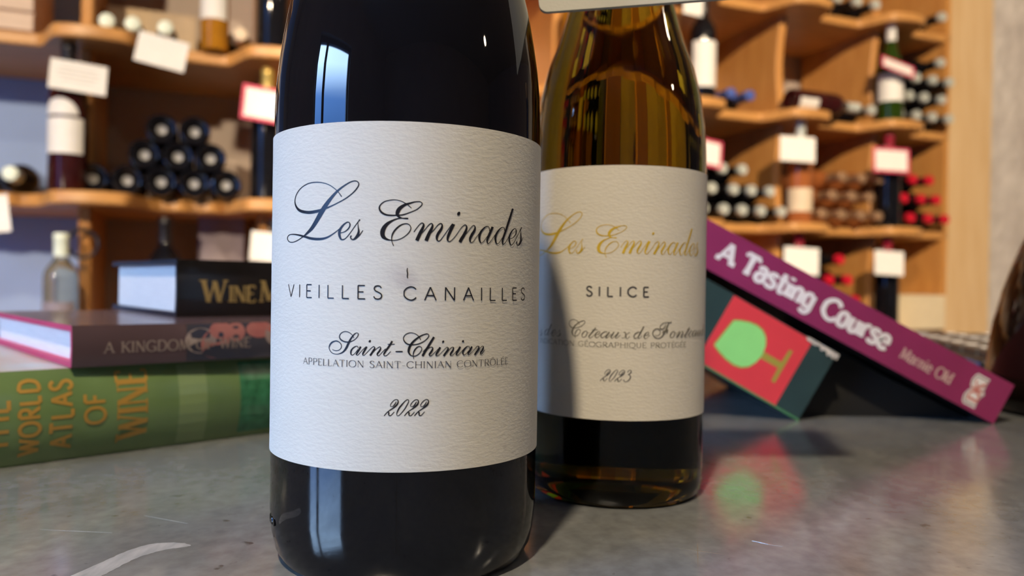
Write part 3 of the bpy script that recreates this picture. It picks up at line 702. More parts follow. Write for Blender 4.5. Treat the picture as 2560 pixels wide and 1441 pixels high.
GL_SAINT = "-887,6942,-903,6934 -943,7030,-958,7018 -1037,7095,-1047,7077 -1144,7116,-1143,7096 -1242,7090,-1229,7071 -1315,7024,-1290,7012 -1335,6944,-1300,6951 -1288,6871,-1261,6897 -1187,6819,-1174,6854 -1078,6809,-1079,6843 -973,6830,-983,6856 -873,6883,-887,6901 -787,6967,-808,6979 -762,7049,-787,7046 -808,7089,-810,7069 -881,7065,-863,7043 -958,6990,-923,6966 -1022,6905,-975,6881 -1076,6811,-1019,6788 -1135,6691,-1078,6664 -1196,6597,-1158,6567 -1267,6538,-1250,6509 -1365,6501,-1361,6481 -1467,6500,-1473,6482 -1561,6540,-1576,6526 -1618,6623,-1644,6616 -1608,6698,-1646,6708 -1545,6775,-1579,6804 -1470,6816,-1481,6848 -1394,6823,-1385,6854 -1314,6791,-1295,6809 -1269,6725,-1244,6730 -1281,6657,-1261,6648 -1338,6607,-1328,6591 -1418,6589,-1417,6571 -1490,6600,-1497,6585 -1531,6620,-1539,6608|-761,6672,-780,6667 -776,6717,-791,6705 -820,6733,-817,6713 -897,6706,-877,6681 -973,6638,-937,6616 -1002,6563,-956,6560 -984,6489,-952,6505 -932,6470,-934,6490 -878,6503,-890,6515 -819,6571,-833,6580 -772,6637,-785,6646|-724,6726,-679,6705 -761,6654,-717,6632 -817,6559,-776,6539 -838,6503,-802,6501 -802,6470,-798,6490 -760,6488,-772,6500 -694,6565,-705,6575 -628,6641,-639,6651 -572,6698,-581,6707|-556,6731,-512,6709 -607,6640,-563,6617 -654,6553,-610,6536 -656,6493,-625,6503 -609,6473,-614,6491 -559,6514,-570,6524 -484,6598,-495,6608 -392,6691,-402,6704 -343,6711,-339,6733 -336,6687,-298,6684 -370,6637,-328,6613 -416,6564,-373,6537 -463,6497,-419,6469|-371,6551,-381,6560 -279,6649,-289,6659 -206,6703,-215,6718 -179,6709,-168,6728 -177,6682,-141,6676 -210,6621,-171,6598 -259,6554,-222,6534 -263,6498,-235,6508 -215,6473,-218,6491 -165,6513,-176,6523 -92,6597,-103,6607 -21,6672,-30,6681|-466,6829,-486,6842 -445,6837,-485,6864 -430,6851,-477,6882 -423,6868,-462,6896 -424,6886,-443,6901|121,6889,162,6867 63,6783,104,6758 -27,6654,14,6627 -85,6557,-45,6539 -81,6495,-57,6508 -31,6473,-33,6491 28,6506,17,6518 115,6600,103,6611|24,6784,24,6801 120,6784,120,6803 211,6785,211,6805|237,6583,236,6616 333,6583,332,6617 424,6584,423,6617|902,6913,886,6905 855,7005,841,6994 771,7077,762,7062 678,7110,675,7093 584,7111,589,7091 491,7072,504,7055 433,6992,455,6983 432,6913,458,6922 479,6831,503,6854 555,6781,567,6815 640,6772,641,6804 742,6777,738,6803 864,6807,856,6830 986,6869,974,6888 1078,6951,1061,6966 1122,7028,1097,7030 1082,7085,1074,7064 1004,7081,1011,7058 890,7039,905,7010 764,6961,792,6927 648,6856,692,6821 572,6730,631,6705 548,6618,608,6616 579,6536,619,6558 637,6484,652,6509 705,6470,705,6493 789,6487,780,6506 871,6550,856,6564 928,6632,908,6641 932,6701,912,6694 885,6748,878,6727 815,6744,828,6721 738,6678,766,6657 697,6593,729,6581 687,6507,711,6506 702,6435,719,6438 713,6394,729,6398|1225,7007,1271,6979 1158,6902,1208,6873 1068,6752,1119,6721 989,6621,1040,6591 919,6498,972,6467|959,6591,949,6601 999,6632,988,6641 1039,6682,1028,6691|989,6591,979,6602 1069,6660,1059,6673 1148,6703,1141,6720 1195,6707,1207,6728 1197,6674,1237,6666 1154,6608,1200,6581 1110,6533,1154,6516 1129,6479,1146,6499 1183,6478,1174,6494 1245,6538,1233,6549 1336,6628,1325,6638 1387,6678,1376,6688|1399,6728,1447,6702 1348,6636,1395,6609 1299,6553,1344,6532 1296,6492,1327,6502 1345,6474,1341,6492 1400,6505,1389,6517 1492,6596,1482,6606 1576,6679,1564,6692 1621,6702,1624,6722 1624,6676,1665,6672 1590,6622,1636,6595 1539,6554,1584,6523 1496,6490,1544,6460|1599,6543,1587,6553 1694,6652,1681,6664 1766,6704,1758,6721 1777,6695,1808,6703 1763,6645,1807,6626 1699,6558,1744,6533 1689,6496,1722,6504 1740,6475,1737,6493 1803,6507,1792,6519 1889,6598,1878,6608 1955,6668,1943,6678|1489,6830,1470,6843 1509,6837,1470,6864 1522,6849,1477,6880 1530,6864,1491,6893 1528,6881,1509,6896|1968,6733,2017,6707 1914,6645,1963,6619 1861,6551,1908,6532 1865,6495,1894,6507 1916,6476,1910,6494 1968,6514,1956,6525 2045,6594,2033,6604 2100,6644,2089,6654|2059,6832,2039,6845 2082,6839,2038,6867 2094,6851,2046,6883 2101,6864,2059,6894 2099,6882,2079,6896|2283,6655,2263,6653 2268,6717,2253,6705 2203,6733,2213,6712 2111,6683,2146,6654 2049,6596,2098,6579 2054,6521,2094,6531 2108,6479,2109,6499 2172,6512,2159,6524 2263,6608,2250,6618|2318,6727,2367,6705 2266,6635,2316,6610 2211,6552,2257,6532 2216,6495,2242,6506 2268,6482,2260,6497 2334,6534,2322,6544 2416,6614,2403,6624 2499,6692,2486,6705 2543,6708,2552,6727 2545,6675,2589,6666 2495,6607,2544,6581 2446,6548,2496,6520 2411,6493,2461,6467|2515,6538,2501,6547 2611,6649,2598,6658 2684,6706,2674,6721 2697,6695,2733,6697 2670,6629,2716,6609 2607,6559,2655,6538 2611,6497,2640,6507 2669,6486,2658,6500 2727,6540,2713,6550 2777,6602,2764,6609"
GL_YEAR = "266,5269,281,5260 233,5215,256,5200 190,5156,207,5138 158,5135,160,5119 129,5144,116,5136 134,5183,116,5190 171,5241,157,5253 228,5293,218,5309 270,5309,269,5327 300,5297,319,5313 307,5257,340,5253 280,5200,315,5176 226,5142,252,5112 152,5077,168,5056 74,5021,88,5003 6,4960,24,4943 -53,4884,-35,4870|25,4952,18,4964 63,4969,60,4995 66,4961,98,4970 61,4915,97,4922 89,4874,103,4899 134,4880,124,4898 175,4920,162,4933 231,4984,218,4996|565,5326,573,5310 509,5296,522,5280 425,5212,449,5191 342,5112,375,5090 292,5007,322,4994 277,4927,299,4926 300,4879,310,4894 347,4883,337,4897 421,4954,406,4967 503,5053,481,5068 568,5167,545,5181 607,5250,584,5258 604,5305,586,5297 569,5326,560,5310|797,5265,813,5256 764,5212,787,5196 721,5154,739,5135 689,5133,691,5117 660,5142,646,5135 665,5182,647,5189 702,5239,688,5252 760,5290,749,5306 801,5305,800,5324 832,5293,850,5308 838,5252,872,5248 811,5195,847,5171 757,5139,783,5108 683,5075,699,5053 605,5021,619,5002 537,4961,556,4943 479,4886,497,4871|556,4953,549,4964 594,4968,591,4995 597,4960,629,4969 592,4915,628,4921 620,4873,634,4898 665,4878,655,4896 706,4917,693,4930 762,4980,749,4992|1066,5264,1081,5255 1032,5211,1056,5195 989,5153,1006,5134 957,5132,958,5116 927,5142,913,5135 932,5182,914,5189 970,5239,955,5252 1028,5290,1017,5306 1070,5304,1069,5323 1101,5291,1119,5307 1108,5251,1141,5246 1080,5194,1116,5169 1025,5138,1052,5107 950,5075,966,5053 871,5021,886,5002 803,4961,822,4944 745,4887,762,4872|822,4953,816,4965 860,4968,857,4995 863,4961,895,4969 858,4915,895,4920 886,4873,901,4898 932,4877,922,4895 974,4916,960,4929 1030,4979,1017,4991"
GL_MARK = "509,8842,527,8840 495,8765,525,8766 507,8689,539,8691 502,8614,534,8616 517,8553,538,8557"
GL_THREE = "973,5223,953,5235 1003,5278,988,5293 1050,5303,1048,5320 1083,5287,1104,5300 1079,5246,1109,5233 1037,5191,1058,5169 976,5143,992,5139 1032,5124,1044,5143 1056,5083,1089,5087 1043,5013,1077,4997 990,4937,1011,4914 918,4890,923,4871 852,4905,841,4886 839,4936,813,4936 855,4956,837,4970"


# lower-case copperplate letters: x height 0..265 downwards, (x, y, width)
def P_(s): return [tuple(float(v) for v in p.split(',')) for p in s.split()]
SCRIPT = {
'a': (345, ["228,60,20 215,15,20 180,0,22 110,30,34 40,100,44 15,170,46 25,240,36 60,260,22 110,230,18 170,160,18 220,90,16", "300,12,52 260,90,52 200,190,48 175,240,36 195,265,22 230,250,18 300,170,16 370,90,16"]),
'o': (255, ["190,20,22 130,10,24 55,75,42 15,160,46 30,240,30 75,262,20 145,220,26 192,130,40 205,60,30 175,15,22", "195,50,14 240,70,14 290,60,14"]),
'u': (345, ["110,10,52 60,110,52 15,200,50 12,240,34 42,262,20 90,225,16 160,140,16 240,50,14", "265,10,52 215,110,52 165,200,48 160,240,34 190,262,20 240,225,16 330,120,16"]),
'x': (330, ["30,230,26 60,255,18 110,220,16 190,110,16 240,40,18 275,12,18 300,40,26", "75,30,20 120,8,22 150,40,44 160,130,54 170,220,46 200,262,22 250,230,16 300,160,14"]),
'c': (205, ["170,70,30 185,25,22 145,5,22 70,70,40 20,165,48 30,240,34 70,262,20 130,225,16 215,125,14"]),
'd': (345, ["225,50,20 210,12,20 175,0,22 105,30,34 35,100,44 10,170,46 20,240,36 55,260,22 105,230,18 165,160,18 210,95,16", "345,-230,50 300,-120,52 225,40,54 170,160,52 150,230,38 170,262,22 210,240,16 290,140,14"]),
'e': (205, ["40,150,14 110,130,18 170,80,24 180,25,24 150,3,20 95,30,30 35,110,46 15,190,46 40,250,28 75,262,20 130,225,16 220,115,14"]),
's': (220, ["10,160,14 90,60,14 150,-25,18", "152,-25,24 145,10,14 150,90,26 150,170,46 120,240,40 80,262,24 35,250,22 35,215,26", "110,258,16 165,210,14 215,140,14"]),
'n': (400, ["10,180,16 60,110,16 120,30,18 160,15,26 165,55,40 130,130,52 60,220,54 25,265,56", "90,190,14 190,90,16 260,30,18 300,20,24 318,60,40 285,140,50 230,210,46 220,250,32 255,272,20 305,235,16 400,120,14"]),
't': (215, ["245,-145,50 180,-30,52 80,110,54 15,210,48 10,260,30 50,280,20 110,250,18 215,130,16", "115,-55,18 215,-55,20 320,-55,22"]),
'F': (770, ["930,-410,48 845,-375,42 705,-390,28 560,-370,26 430,-312,26 360,-220,28 365,-135,36 445,-112,40 545,-160,36 617,-262,24 645,-335,18",
            "800,-378,24 730,-262,60 645,-78,74 545,80,62 445,195,42 300,258,32 157,237,32 57,150,32 22,50,40 72,-62,38 187,-127,36 300,-112,30 365,-20,32 350,80,26 272,145,22 170,152,22 115,130,18",
            "475,52,32 545,-48,28 645,-48,30 700,-48,46 730,-105,50 700,10,70 675,52,40"]),
}
# skeleton capitals: t = hairline, T = stem, s = curve (contrast follows direction)
SK = {
'A': (.76, ["T.37,1 .74,0", "t.37,1 .02,0", "t.13,.36 .61,.36"]),
'C': (.80, ["s.76,.80 .62,.95 .42,1 .2,.9 .04,.7 .02,.5 .04,.3 .2,.1 .42,0 .62,.05 .77,.2"]),
'D': (.80, ["T.1,0 .1,1", "s.1,1 .4,.98 .64,.85 .75,.5 .64,.15 .4,.02 .1,0"]),
'E': (.60, ["T.1,0 .1,1", "t.1,1 .54,1", "t.1,.52 .46,.52", "t.1,0 .57,0"]),
'F': (.58, ["T.1,0 .1,1", "t.1,1 .54,1", "t.1,.52 .46,.52"]),
'G': (.84, ["s.76,.80 .62,.95 .42,1 .2,.9 .04,.7 .02,.5 .04,.3 .2,.1 .42,0 .62,.04 .76,.16", "T.76,.42 .76,.05", "t.5,.42 .78,.42"]),
'H': (.84, ["T.1,0 .1,1", "T.74,0 .74,1", "t.1,.52 .74,.52"]),
'I': (.22, ["T.1,0 .1,1"]),
'K': (.74, ["T.1,0 .1,1", "t.66,1 .12,.45", "T.28,.6 .70,0"]),
'L': (.58, ["T.1,0 .1,1", "t.1,0 .55,0"]),
'M': (.94, ["t.08,0 .14,1", "T.14,1 .46,.05", "t.46,.05 .78,1", "T.78,1 .84,0"]),
'N': (.82, ["t.1,0 .1,1", "T.1,1 .70,0", "t.70,0 .70,1"]),
'O': (.92, ["s.45,1 .22,.93 .06,.74 .02,.5 .06,.26 .22,.07 .45,0 .68,.07 .84,.26 .88,.5 .84,.74 .68,.93 .45,1"]),
'P': (.64, ["T.1,0 .1,1", "s.1,1 .38,1 .55,.92 .6,.75 .55,.58 .38,.49 .1,.49"]),
'Q': (.92, ["s.45,1 .22,.93 .06,.74 .02,.5 .06,.26 .22,.07 .45,0 .68,.07 .84,.26 .88,.5 .84,.74 .68,.93 .45,1", "s.45,.03 .62,-.12 .85,-.26 1.05,-.24"]),
'R': (.70, ["T.1,0 .1,1", "s.1,1 .38,1 .55,.92 .6,.75 .55,.58 .38,.49 .1,.49", "T.32,.48 .70,0"]),
'S': (.58, ["s.50,.84 .42,.96 .27,1 .12,.94 .06,.78 .14,.62 .30,.52 .46,.41 .53,.25 .46,.07 .3,0 .13,.04 .03,.2"]),
'T': (.70, ["T.34,0 .34,1", "t.02,1 .66,1"]),
'U': (.76, ["s.1,1 .1,.6 .1,.3 .18,.08 .37,0 .56,.08 .64,.3 .64,.6 .64,1"]),
'V': (.74, ["T.02,1 .36,0", "t.36,0 .70,1"]),
'W': (1.06, ["T.02,1 .28,0", "t.28,0 .52,.95", "T.52,.95 .76,0", "t.76,0 1.02,1"]),
'-': (.42, ["t.04,.36 .36,.36"]),
' ': (.40, []),
'a': (.60, ["s.08,.56 .2,.68 .36,.68 .46,.56 .47,.3 .47,0", "s.46,.40 .25,.41 .09,.30 .08,.12 .2,.0 .36,.04 .47,.2"]),
's': (.48, ["s.40,.56 .33,.66 .22,.68 .1,.63 .07,.52 .14,.42 .26,.36 .38,.28 .41,.16 .34,.04 .22,0 .1,.03 .04,.14"]),
't': (.44, ["s.2,.95 .2,.5 .2,.2 .26,.04 .42,.04", "t.02,.66 .42,.66"]),
'i': (.28, ["T.12,0 .12,.66", "T.12,.84 .12,.98"]),
'n': (.60, ["T.1,0 .1,.66", "s.1,.46 .2,.62 .34,.67 .45,.58 .47,.4 .47,0"]),
'g': (.60, ["s.45,.5 .3,.67 .12,.6 .05,.36 .12,.1 .28,.02 .45,.16", "s.47,.66 .47,.2 .46,-.1 .36,-.25 .18,-.26 .06,-.16"]),
'o': (.56, ["s.26,.68 .12,.61 .05,.36 .12,.07 .26,0 .4,.07 .47,.36 .4,.61 .26,.68"]),
'u': (.60, ["s.1,.66 .1,.3 .13,.08 .24,0 .36,.06 .46,.22", "T.47,.66 .47,0"]),
'r': (.44, ["T.1,0 .1,.66", "s.1,.44 .17,.6 .28,.67 .40,.64"]),
'e': (.54, ["s.06,.36 .3,.36 .47,.36 .44,.56 .28,.68 .12,.6 .05,.36 .1,.12 .26,0 .38,.02 .47,.12"]),
'd': (.60, ["s.45,.5 .3,.67 .12,.6 .05,.36 .12,.08 .28,0 .45,.16", "T.47,1 .47,0"]),
'l': (.26, ["T.12,1 .12,0"]),
}
def skeleton(text, x0, y0, h, stem, hair, serif=0.0, track=0.0, width=None, slab=False):
    # returns strokes laid from x0 on the base line y0; width fits the line to a length
    def advance():
        x = 0
        for ch in text: x += SK[{'É': 'E', 'Ô': 'O'}.get(ch, ch)][0] * h + track
        return x - track
    kx = 1.0
    if width: kx = width / advance()
    out = []; x = 0.0
    for ch in text:
        bc = {'É': 'E', 'Ô': 'O'}.get(ch, ch)
        adv, sts = SK[bc]
        for s in sts:
            k, body = s[0], s[1:]
            P = [tuple(float(v) for v in q.split(',')) for q in body.split()]
            Q = [(x0 + (x + px * h) * kx, y0 + py * h) for px, py in P]
            if k == 's':
                D = []
                for i in range(len(Q)):
                    a = Q[max(i - 1, 0)]; b = Q[min(i + 1, len(Q) - 1)]
                    if Q[0] == Q[-1] and i in (0, len(Q) - 1): a, b = Q[-2], Q[1]
                    L = math.hypot(b[0] - a[0], b[1] - a[1]) or 1
                    D.append(abs(b[1] - a[1]) / L)
                rows = wide([(q[0], q[1], hair + (stem - hair) * d ** 1.3) for q, d in zip(Q, D)])
                if Q[0] == Q[-1]:
                    w0 = wide([(*Q[-2], hair), (*Q[0], hair), (*Q[1], hair)])[1]
                    rows[0] = w0; rows[-1] = list(w0)
                out.append(smooth_rows(rows, 5))
            else:
                w = stem if k == 'T' else hair
                (ax, ay), (bx, by) = Q
                horizontal = abs(by - ay) < 1e-9
                ww = w
                if not horizontal: ww = w
                # ends cut level with the base line
                if horizontal:
                    out.append([[ax, ay + ww / 2, ax, ay - ww / 2], [bx, by + ww / 2, bx, by - ww / 2]])
                else:
                    sl = math.hypot(bx - ax, by - ay) / abs(by - ay)
                    out.append([[ax - ww * sl / 2, ay, ax + ww * sl / 2, ay], [bx - ww * sl / 2, by, bx + ww * sl / 2, by]])
                if serif:
                    th = stem * 0.9 if slab else hair * 0.7
                    for (qx, qy), (px, py) in zip(Q, P):
                        if not horizontal and min(abs(py), abs(py - 1), abs(py - .66) if slab else 9) < 1e-6 and not (bc in 'AVMW' and ((bc == 'A' and py == 1) or (bc in 'V' and py == 0) or (bc in 'MW' and 0.1 < px / adv < 0.9 and py in (0.0,)))):
                            up = 1 if py > 0.3 else -1
                            y = qy - up * th / 2
                            sw = serif * (0.5 if bc in 'MN' and py == 1 else 1)
                            out.append([[qx - ww / 2 - sw, y + th / 2, qx - ww / 2 - sw, y - th / 2], [qx + ww / 2 + sw, y + th / 2, qx + ww / 2 + sw, y - th / 2]])
                    if horizontal and bc in 'EFLTZG' and ay != y0 + .52 * h and bc != 'G':
                        ends = [Q[1]] if bc != 'T' else Q
                        for qx, qy in ends:
                            sg = -1 if qy > y0 + .5 * h else 1
                            if abs(qy - (y0 + .52 * h)) < 1e-6: continue
                            out.append([[qx - hair / 2, qy + sg * 0.17 * h, qx + hair / 2, qy + sg * 0.17 * h], [qx - hair / 2, qy, qx + hair / 2, qy]])
        if ch == 'É':
            bx = x0 + (x + .24 * h) * kx
            out.append([[bx, y0 + 1.12 * h, bx + .06 * h * kx, y0 + 1.12 * h], [bx + .16 * h * kx, y0 + 1.34 * h, bx + .26 * h * kx, y0 + 1.34 * h]])
        if ch == 'Ô':
            bx = x0 + (x + .45 * h) * kx
            for sg in (-1, 1):
                out.append([[bx + sg * .2 * h * kx - .04 * h, y0 + 1.12 * h, bx + sg * .2 * h * kx + .04 * h, y0 + 1.12 * h], [bx - .05 * h, y0 + 1.32 * h, bx + .05 * h, y0 + 1.32 * h]])
        x += adv * h + track
    return out
def script_word(word, x0, x1, base, xh):
    k = xh / 265.0
    tot = sum(SCRIPT[c][0] for c in word)
    kx = (x1 - x0) / tot
    out = []; x = 0
    for c in word:
        for st in SCRIPT[c][1]:
            out.append(wide([(x0 + (x + px) * kx, base - (py - 262) * k, w * k) for px, py, w in P_(st)]))
        x += SCRIPT[c][0]
    return out
def moved(strokes, dx, dy, k=1.0, ox=0, oy=0):
    return [[[ox + (r[0] - ox) * k + dx, oy + (r[1] - oy) * k + dy, ox + (r[2] - ox) * k + dx, oy + (r[3] - oy) * k + dy] for r in st] for st in strokes]
def cyl(r):
    def f(a, z, d=0.0):
        t = a / 1000.0 / r0
        return (r * math.sin(t), -r * math.cos(t), z / 1000.0)
    r0 = r
    return f
def letters(name, strokes, f, m, parent, n=5):
    mb = MB(); strips(mb, strokes, f, n)
    return mb.build(name, m, parent, smooth=0)

# ------------------------------------------------------------------ the two big bottles
def paper(name, col, smudge=None):
    m = bpy.data.materials.new(name); m.use_nodes = True
    nt = m.node_tree; L = nt.links.new; b = nt.nodes['Principled BSDF']
    b.inputs['Roughness'].default_value = 0.75; b.inputs['Specular IOR Level'].default_value = 0.25
    tc = nt.nodes.new('ShaderNodeTexCoord')
    mp = nt.nodes.new('ShaderNodeMapping'); mp.inputs['Scale'].default_value = (0.75, 0.75, 1.7)
    L(tc.outputs['Object'], mp.inputs[0])
    n = nt.nodes.new('ShaderNodeTexNoise'); n.inputs['Scale'].default_value = 700; n.inputs['Detail'].default_value = 3; n.inputs['Roughness'].default_value = 0.55
    L(mp.outputs[0], n.inputs['Vector'])
    bp = nt.nodes.new('ShaderNodeBump'); bp.inputs['Strength'].default_value = 0.34; bp.inputs['Distance'].default_value = 0.00035
    L(n.outputs[0], bp.inputs['Height']); L(bp.outputs[0], b.inputs['Normal'])
    n2 = nt.nodes.new('ShaderNodeTexNoise'); n2.inputs['Scale'].default_value = 60; n2.inputs['Detail'].default_value = 4
    L(tc.outputs['Object'], n2.inputs['Vector'])
    r = nt.nodes.new('ShaderNodeValToRGB')
    r.color_ramp.elements[0].position = 0.3; r.color_ramp.elements[0].color = (*[c * 0.965 for c in col], 1)
    r.color_ramp.elements[1].position = 0.7; r.color_ramp.elements[1].color = (*col, 1)
    L(n2.outputs[0], r.inputs[0])
    out = r.outputs[0]
    for (pos, rad, stc, amt) in smudge or ():
        d = nt.nodes.new('ShaderNodeVectorMath'); d.operation = 'DISTANCE'; d.inputs[1].default_value = pos
        L(tc.outputs['Object'], d.inputs[0])
        ad = nt.nodes.new('ShaderNodeMath'); ad.operation = 'MULTIPLY_ADD'; ad.inputs[1].default_value = rad * 1.2; L(n2.outputs[0], ad.inputs[0]); L(d.outputs['Value'], ad.inputs[2])
        mr = nt.nodes.new('ShaderNodeMapRange'); mr.inputs['From Min'].default_value = rad * 0.6; mr.inputs['From Max'].default_value = rad * 1.7
        mr.inputs['To Min'].default_value = amt; mr.inputs['To Max'].default_value = 0
        L(ad.outputs[0], mr.inputs[0])
        mx = nt.nodes.new('ShaderNodeMix'); mx.data_type = 'RGBA'; L(mr.outputs[0], mx.inputs[0]); L(out, mx.inputs[6]); mx.inputs[7].default_value = (*stc, 1)
        out = mx.outputs[2]
    L(out, b.inputs['Base Color'])
    return m
def on1(a, z, r=0.0416):
    t = a / 1000 / 0.0415
    return (r * math.sin(t), -r * math.cos(t), z / 1000)
M['paper1'] = paper('textured_label_paper', (0.705, 0.695, 0.64), [(on1(3.0, 86.5), 0.004, (0.52, 0.49, 0.49), 0.45), (on1(5.5, 84.5), 0.003, (0.45, 0.42, 0.44), 0.4), (on1(36, 38), 0.0011, (0.4, 0.38, 0.38), 0.5)])
M['paper2'] = paper('textured_label_paper_cream', (0.80, 0.775, 0.715), [((0.0102, -0.0343, 0.101), 0.002, (0.5, 0.47, 0.45), 0.4)])
M['ink'] = mat('black_label_ink', (0.012, 0.012, 0.016), 0.35, noise=0.2)
M['ink_grey'] = mat('grey_label_ink', (0.06, 0.06, 0.07), 0.5, noise=0.1)
M['ink_soft'] = mat('soft_grey_label_ink', (0.19, 0.18, 0.15), 0.5, noise=0.1)
M['foil'] = mat('gold_foil_print', (0.86, 0.60, 0.06), 0.34, metal=0.25, noise=0.1, nscale=300)

# bottle in front: black glass, white label
RB1 = 0.0415
b1 = thing('wine_bottle', 'big black red-wine bottle in front with white label and black script', 'wine bottle', loc=(-0.0332, 0.2534, 0.0))
PR1 = [(0, 0.016), (0.012, 0.013), (0.026, 0.005), (0.0335, 0.0006), (0.0360, 0.0), (0.0381, 0.0010), (0.0400, 0.0045), (0.0410, 0.0095), (0.0415, 0.016), (0.0415, 0.060), (0.0415, 0.126), (0.0414, 0.136),
       (0.0411, 0.144), (0.0404, 0.151), (0.0392, 0.159), (0.0378, 0.167), (0.0362, 0.174), (0.0335, 0.184), (0.0300, 0.195), (0.0262, 0.206), (0.0225, 0.218), (0.0192, 0.231),
       (0.0170, 0.245), (0.0155, 0.260), (0.0146, 0.275), (0.0143, 0.285), (0.0143, 0.292), (0.0158, 0.2925), (0.0158, 0.298), (0.0146, 0.2985), (0.0142, 0.302), (0.0, 0.302)]
MB().lathe(PR1, 128).build('bottle_body', M['black_glass'], b1, smooth=30)
MB().lathe([(0.0160, 0.236), (0.0172, 0.238), (0.0160, 0.262), (0.0152, 0.280), (0.0152, 0.292), (0.0164, 0.293), (0.0164, 0.299), (0.0150, 0.303), (0, 0.3035)], 48).build('capsule', M['cap_dark'], b1, smooth=40)
def label_mesh(r, z0, z1, a0, a1, name, m, parent):
    mb = MB(); n = 96
    return mb.lathe([(r + 0.00002, z0), (r + 0.00028, z0 + 0.00004), (r + 0.00028, z1 - 0.00004), (r + 0.00002, z1)], n, a0=a0, a1=a1).build(name, m, parent, smooth=40)
lb1 = label_mesh(RB1, 0.0336, 0.1275, R(-100 + 7), R(100 + 7), 'front_label', M['paper1'], b1)
F1 = cyl(RB1); 
def lift(f, r0, d):
    def g(a, z, dd=0.0):
        x, y, zz = f(a, z); k = (r0 + d + dd) / r0
        return (x * k, y * k, zz)
    return g
F1 = lift(F1, RB1, 0.00034)
TITLE = decode(GL_TITLE); SAINT = decode(GL_SAINT); YEAR = decode(GL_YEAR); MARK = decode(GL_MARK); THREE = decode(GL_THREE)
letters('estate_lettering', TITLE, F1, M['ink'], lb1)
letters('appellation_script', SAINT, F1, M['ink'], lb1)
letters('vintage_lettering', YEAR, F1, M['ink'], lb1)
letters('ink_mark', MARK, F1, M['ink'], lb1)
letters('wine_name_lettering', skeleton('VIEILLES', -33.2, 79.95, 3.55, 0.33, 0.33, track=1.70, width=31.9) + skeleton('CANAILLES', 4.3, 79.80, 3.55, 0.33, 0.33, track=1.70, width=40.6), F1, M['ink'], lb1, n=1)
letters('appellation_small_print', skeleton('APPELLATION SAINT-CHINIAN CONTRÔLÉE', -25.6, 61.6, 1.78, 0.21, 0.10, serif=0.12, track=0.25, width=62.2), F1, M['ink_grey'], lb1, n=1)
MB().box(-0.00018, 0.00018, -0.04162, -0.0413, 0.012, 0.0330, xf=lambda q: Matrix.Rotation(R(4), 3, 'Z') @ q).build('mould_seam', M['black_glass'], b1, smooth=0)
# embossed dots low at the left
mb = MB()
for i in range(3):
    a = R(-74 + 4 * i + 7)
    mb.lathe([(0.0014 - 0.0003 * i, 0), (0.0008, 0.0003), (0, 0.00035)], 10)
    k = len(mb.v) - 30
    for q in range(k, len(mb.v)):
        x, y, z = mb.v[q]
        rr = 0.0413 + z
        mb.v[q] = (rr * math.sin(a + x / 0.041), -rr * math.cos(a + x / 0.041), 0.0135 + y * 1.3)
mb.build('embossed_dots', M['black_glass'], b1)

# second bottle: olive glass holding white wine
def olive():
    m = bpy.data.materials.new('olive_glass_with_white_wine'); m.use_nodes = True
    nt = m.node_tree; L = nt.links.new; b = nt.nodes['Principled BSDF']
    b.inputs['Transmission Weight'].default_value = 1.0
    b.inputs['Roughness'].default_value = 0.0
    b.inputs['IOR'].default_value = 1.40
    tc = nt.nodes.new('ShaderNodeTexCoord')
    n = nt.nodes.new('ShaderNodeTexNoise'); n.inputs['Scale'].default_value = 14
    L(tc.outputs['Object'], n.inputs['Vector'])
    r = nt.nodes.new('ShaderNodeValToRGB')
    r.color_ramp.elements[0].color = (0.62, 0.54, 0.26, 1); r.color_ramp.elements[1].color = (0.68, 0.60, 0.30, 1)
    L(n.outputs[0], r.inputs[0]); L(r.outputs[0], b.inputs['Base Color'])
    ab = nt.nodes.new('ShaderNodeVolumeAbsorption')
    ab.inputs['Color'].default_value = (0.665, 0.62, 0.10, 1)
    ab.inputs['Density'].default_value = 80
    L(ab.outputs[0], nt.nodes['Material Output'].inputs['Volume'])
    return m
M['olive'] = olive()
RB2 = 0.0358
b2 = thing('wine_bottle', 'olive glass white-wine bottle behind with cream label and gold script', 'wine bottle', loc=(0.0440, 0.3325, 0.0))
PR2 = [(0, 0.0012), (0.010, 0.0010), (0.022, 0.0005), (0.0290, 0.0001), (0.0318, 0.0), (0.0338, 0.0007), (0.0350, 0.0026), (0.0356, 0.0060), (0.0358, 0.014), (0.0358, 0.060), (0.0358, 0.132), (0.0355, 0.141),
       (0.0349, 0.149), (0.0333, 0.161), (0.0303, 0.1735), (0.0268, 0.183), (0.0238, 0.193), (0.0208, 0.2035), (0.0182, 0.215), (0.0164, 0.228), (0.0152, 0.243), (0.0145, 0.260), (0.0142, 0.280),
       (0.0142, 0.292), (0.0158, 0.2925), (0.0158, 0.298), (0.0146, 0.2985), (0.0142, 0.302), (0.0, 0.302)]
MB().lathe(PR2, 128).build('bottle_body', M['olive'], b2, smooth=30)
MB().lathe([(0.0158, 0.245), (0.0154, 0.262), (0.0149, 0.280), (0.0149, 0.2915), (0.0164, 0.2922), (0.0164, 0.299), (0.0150, 0.303), (0, 0.3035)], 48).build('capsule', M['cap_gold'], b2, smooth=40)
lb2 = label_mesh(RB2, 0.0338, 0.1296, R(-115 - 7), R(100 - 7), 'front_label', M['paper2'], b2)
label_mesh(RB2, 0.0050, 0.1240, R(180 - 7 - 78), R(180 - 7 + 70), 'back_label', M['paper2'], b2)  # unseen label, drawn down low to keep the bottle's base dark
F2 = lift(cyl(RB2), RB2, 0.00034)
letters('estate_lettering', moved(TITLE, -10.3, 0.75), F2, M['foil'], lb2)
letters('wine_name_lettering', skeleton('SILICE', -16.3, 80.35, 3.6, 0.62, 0.62, track=1.9, width=23.7), F2, M['ink_grey'], lb2, n=1)
CH = SAINT[9:10]     # the script C
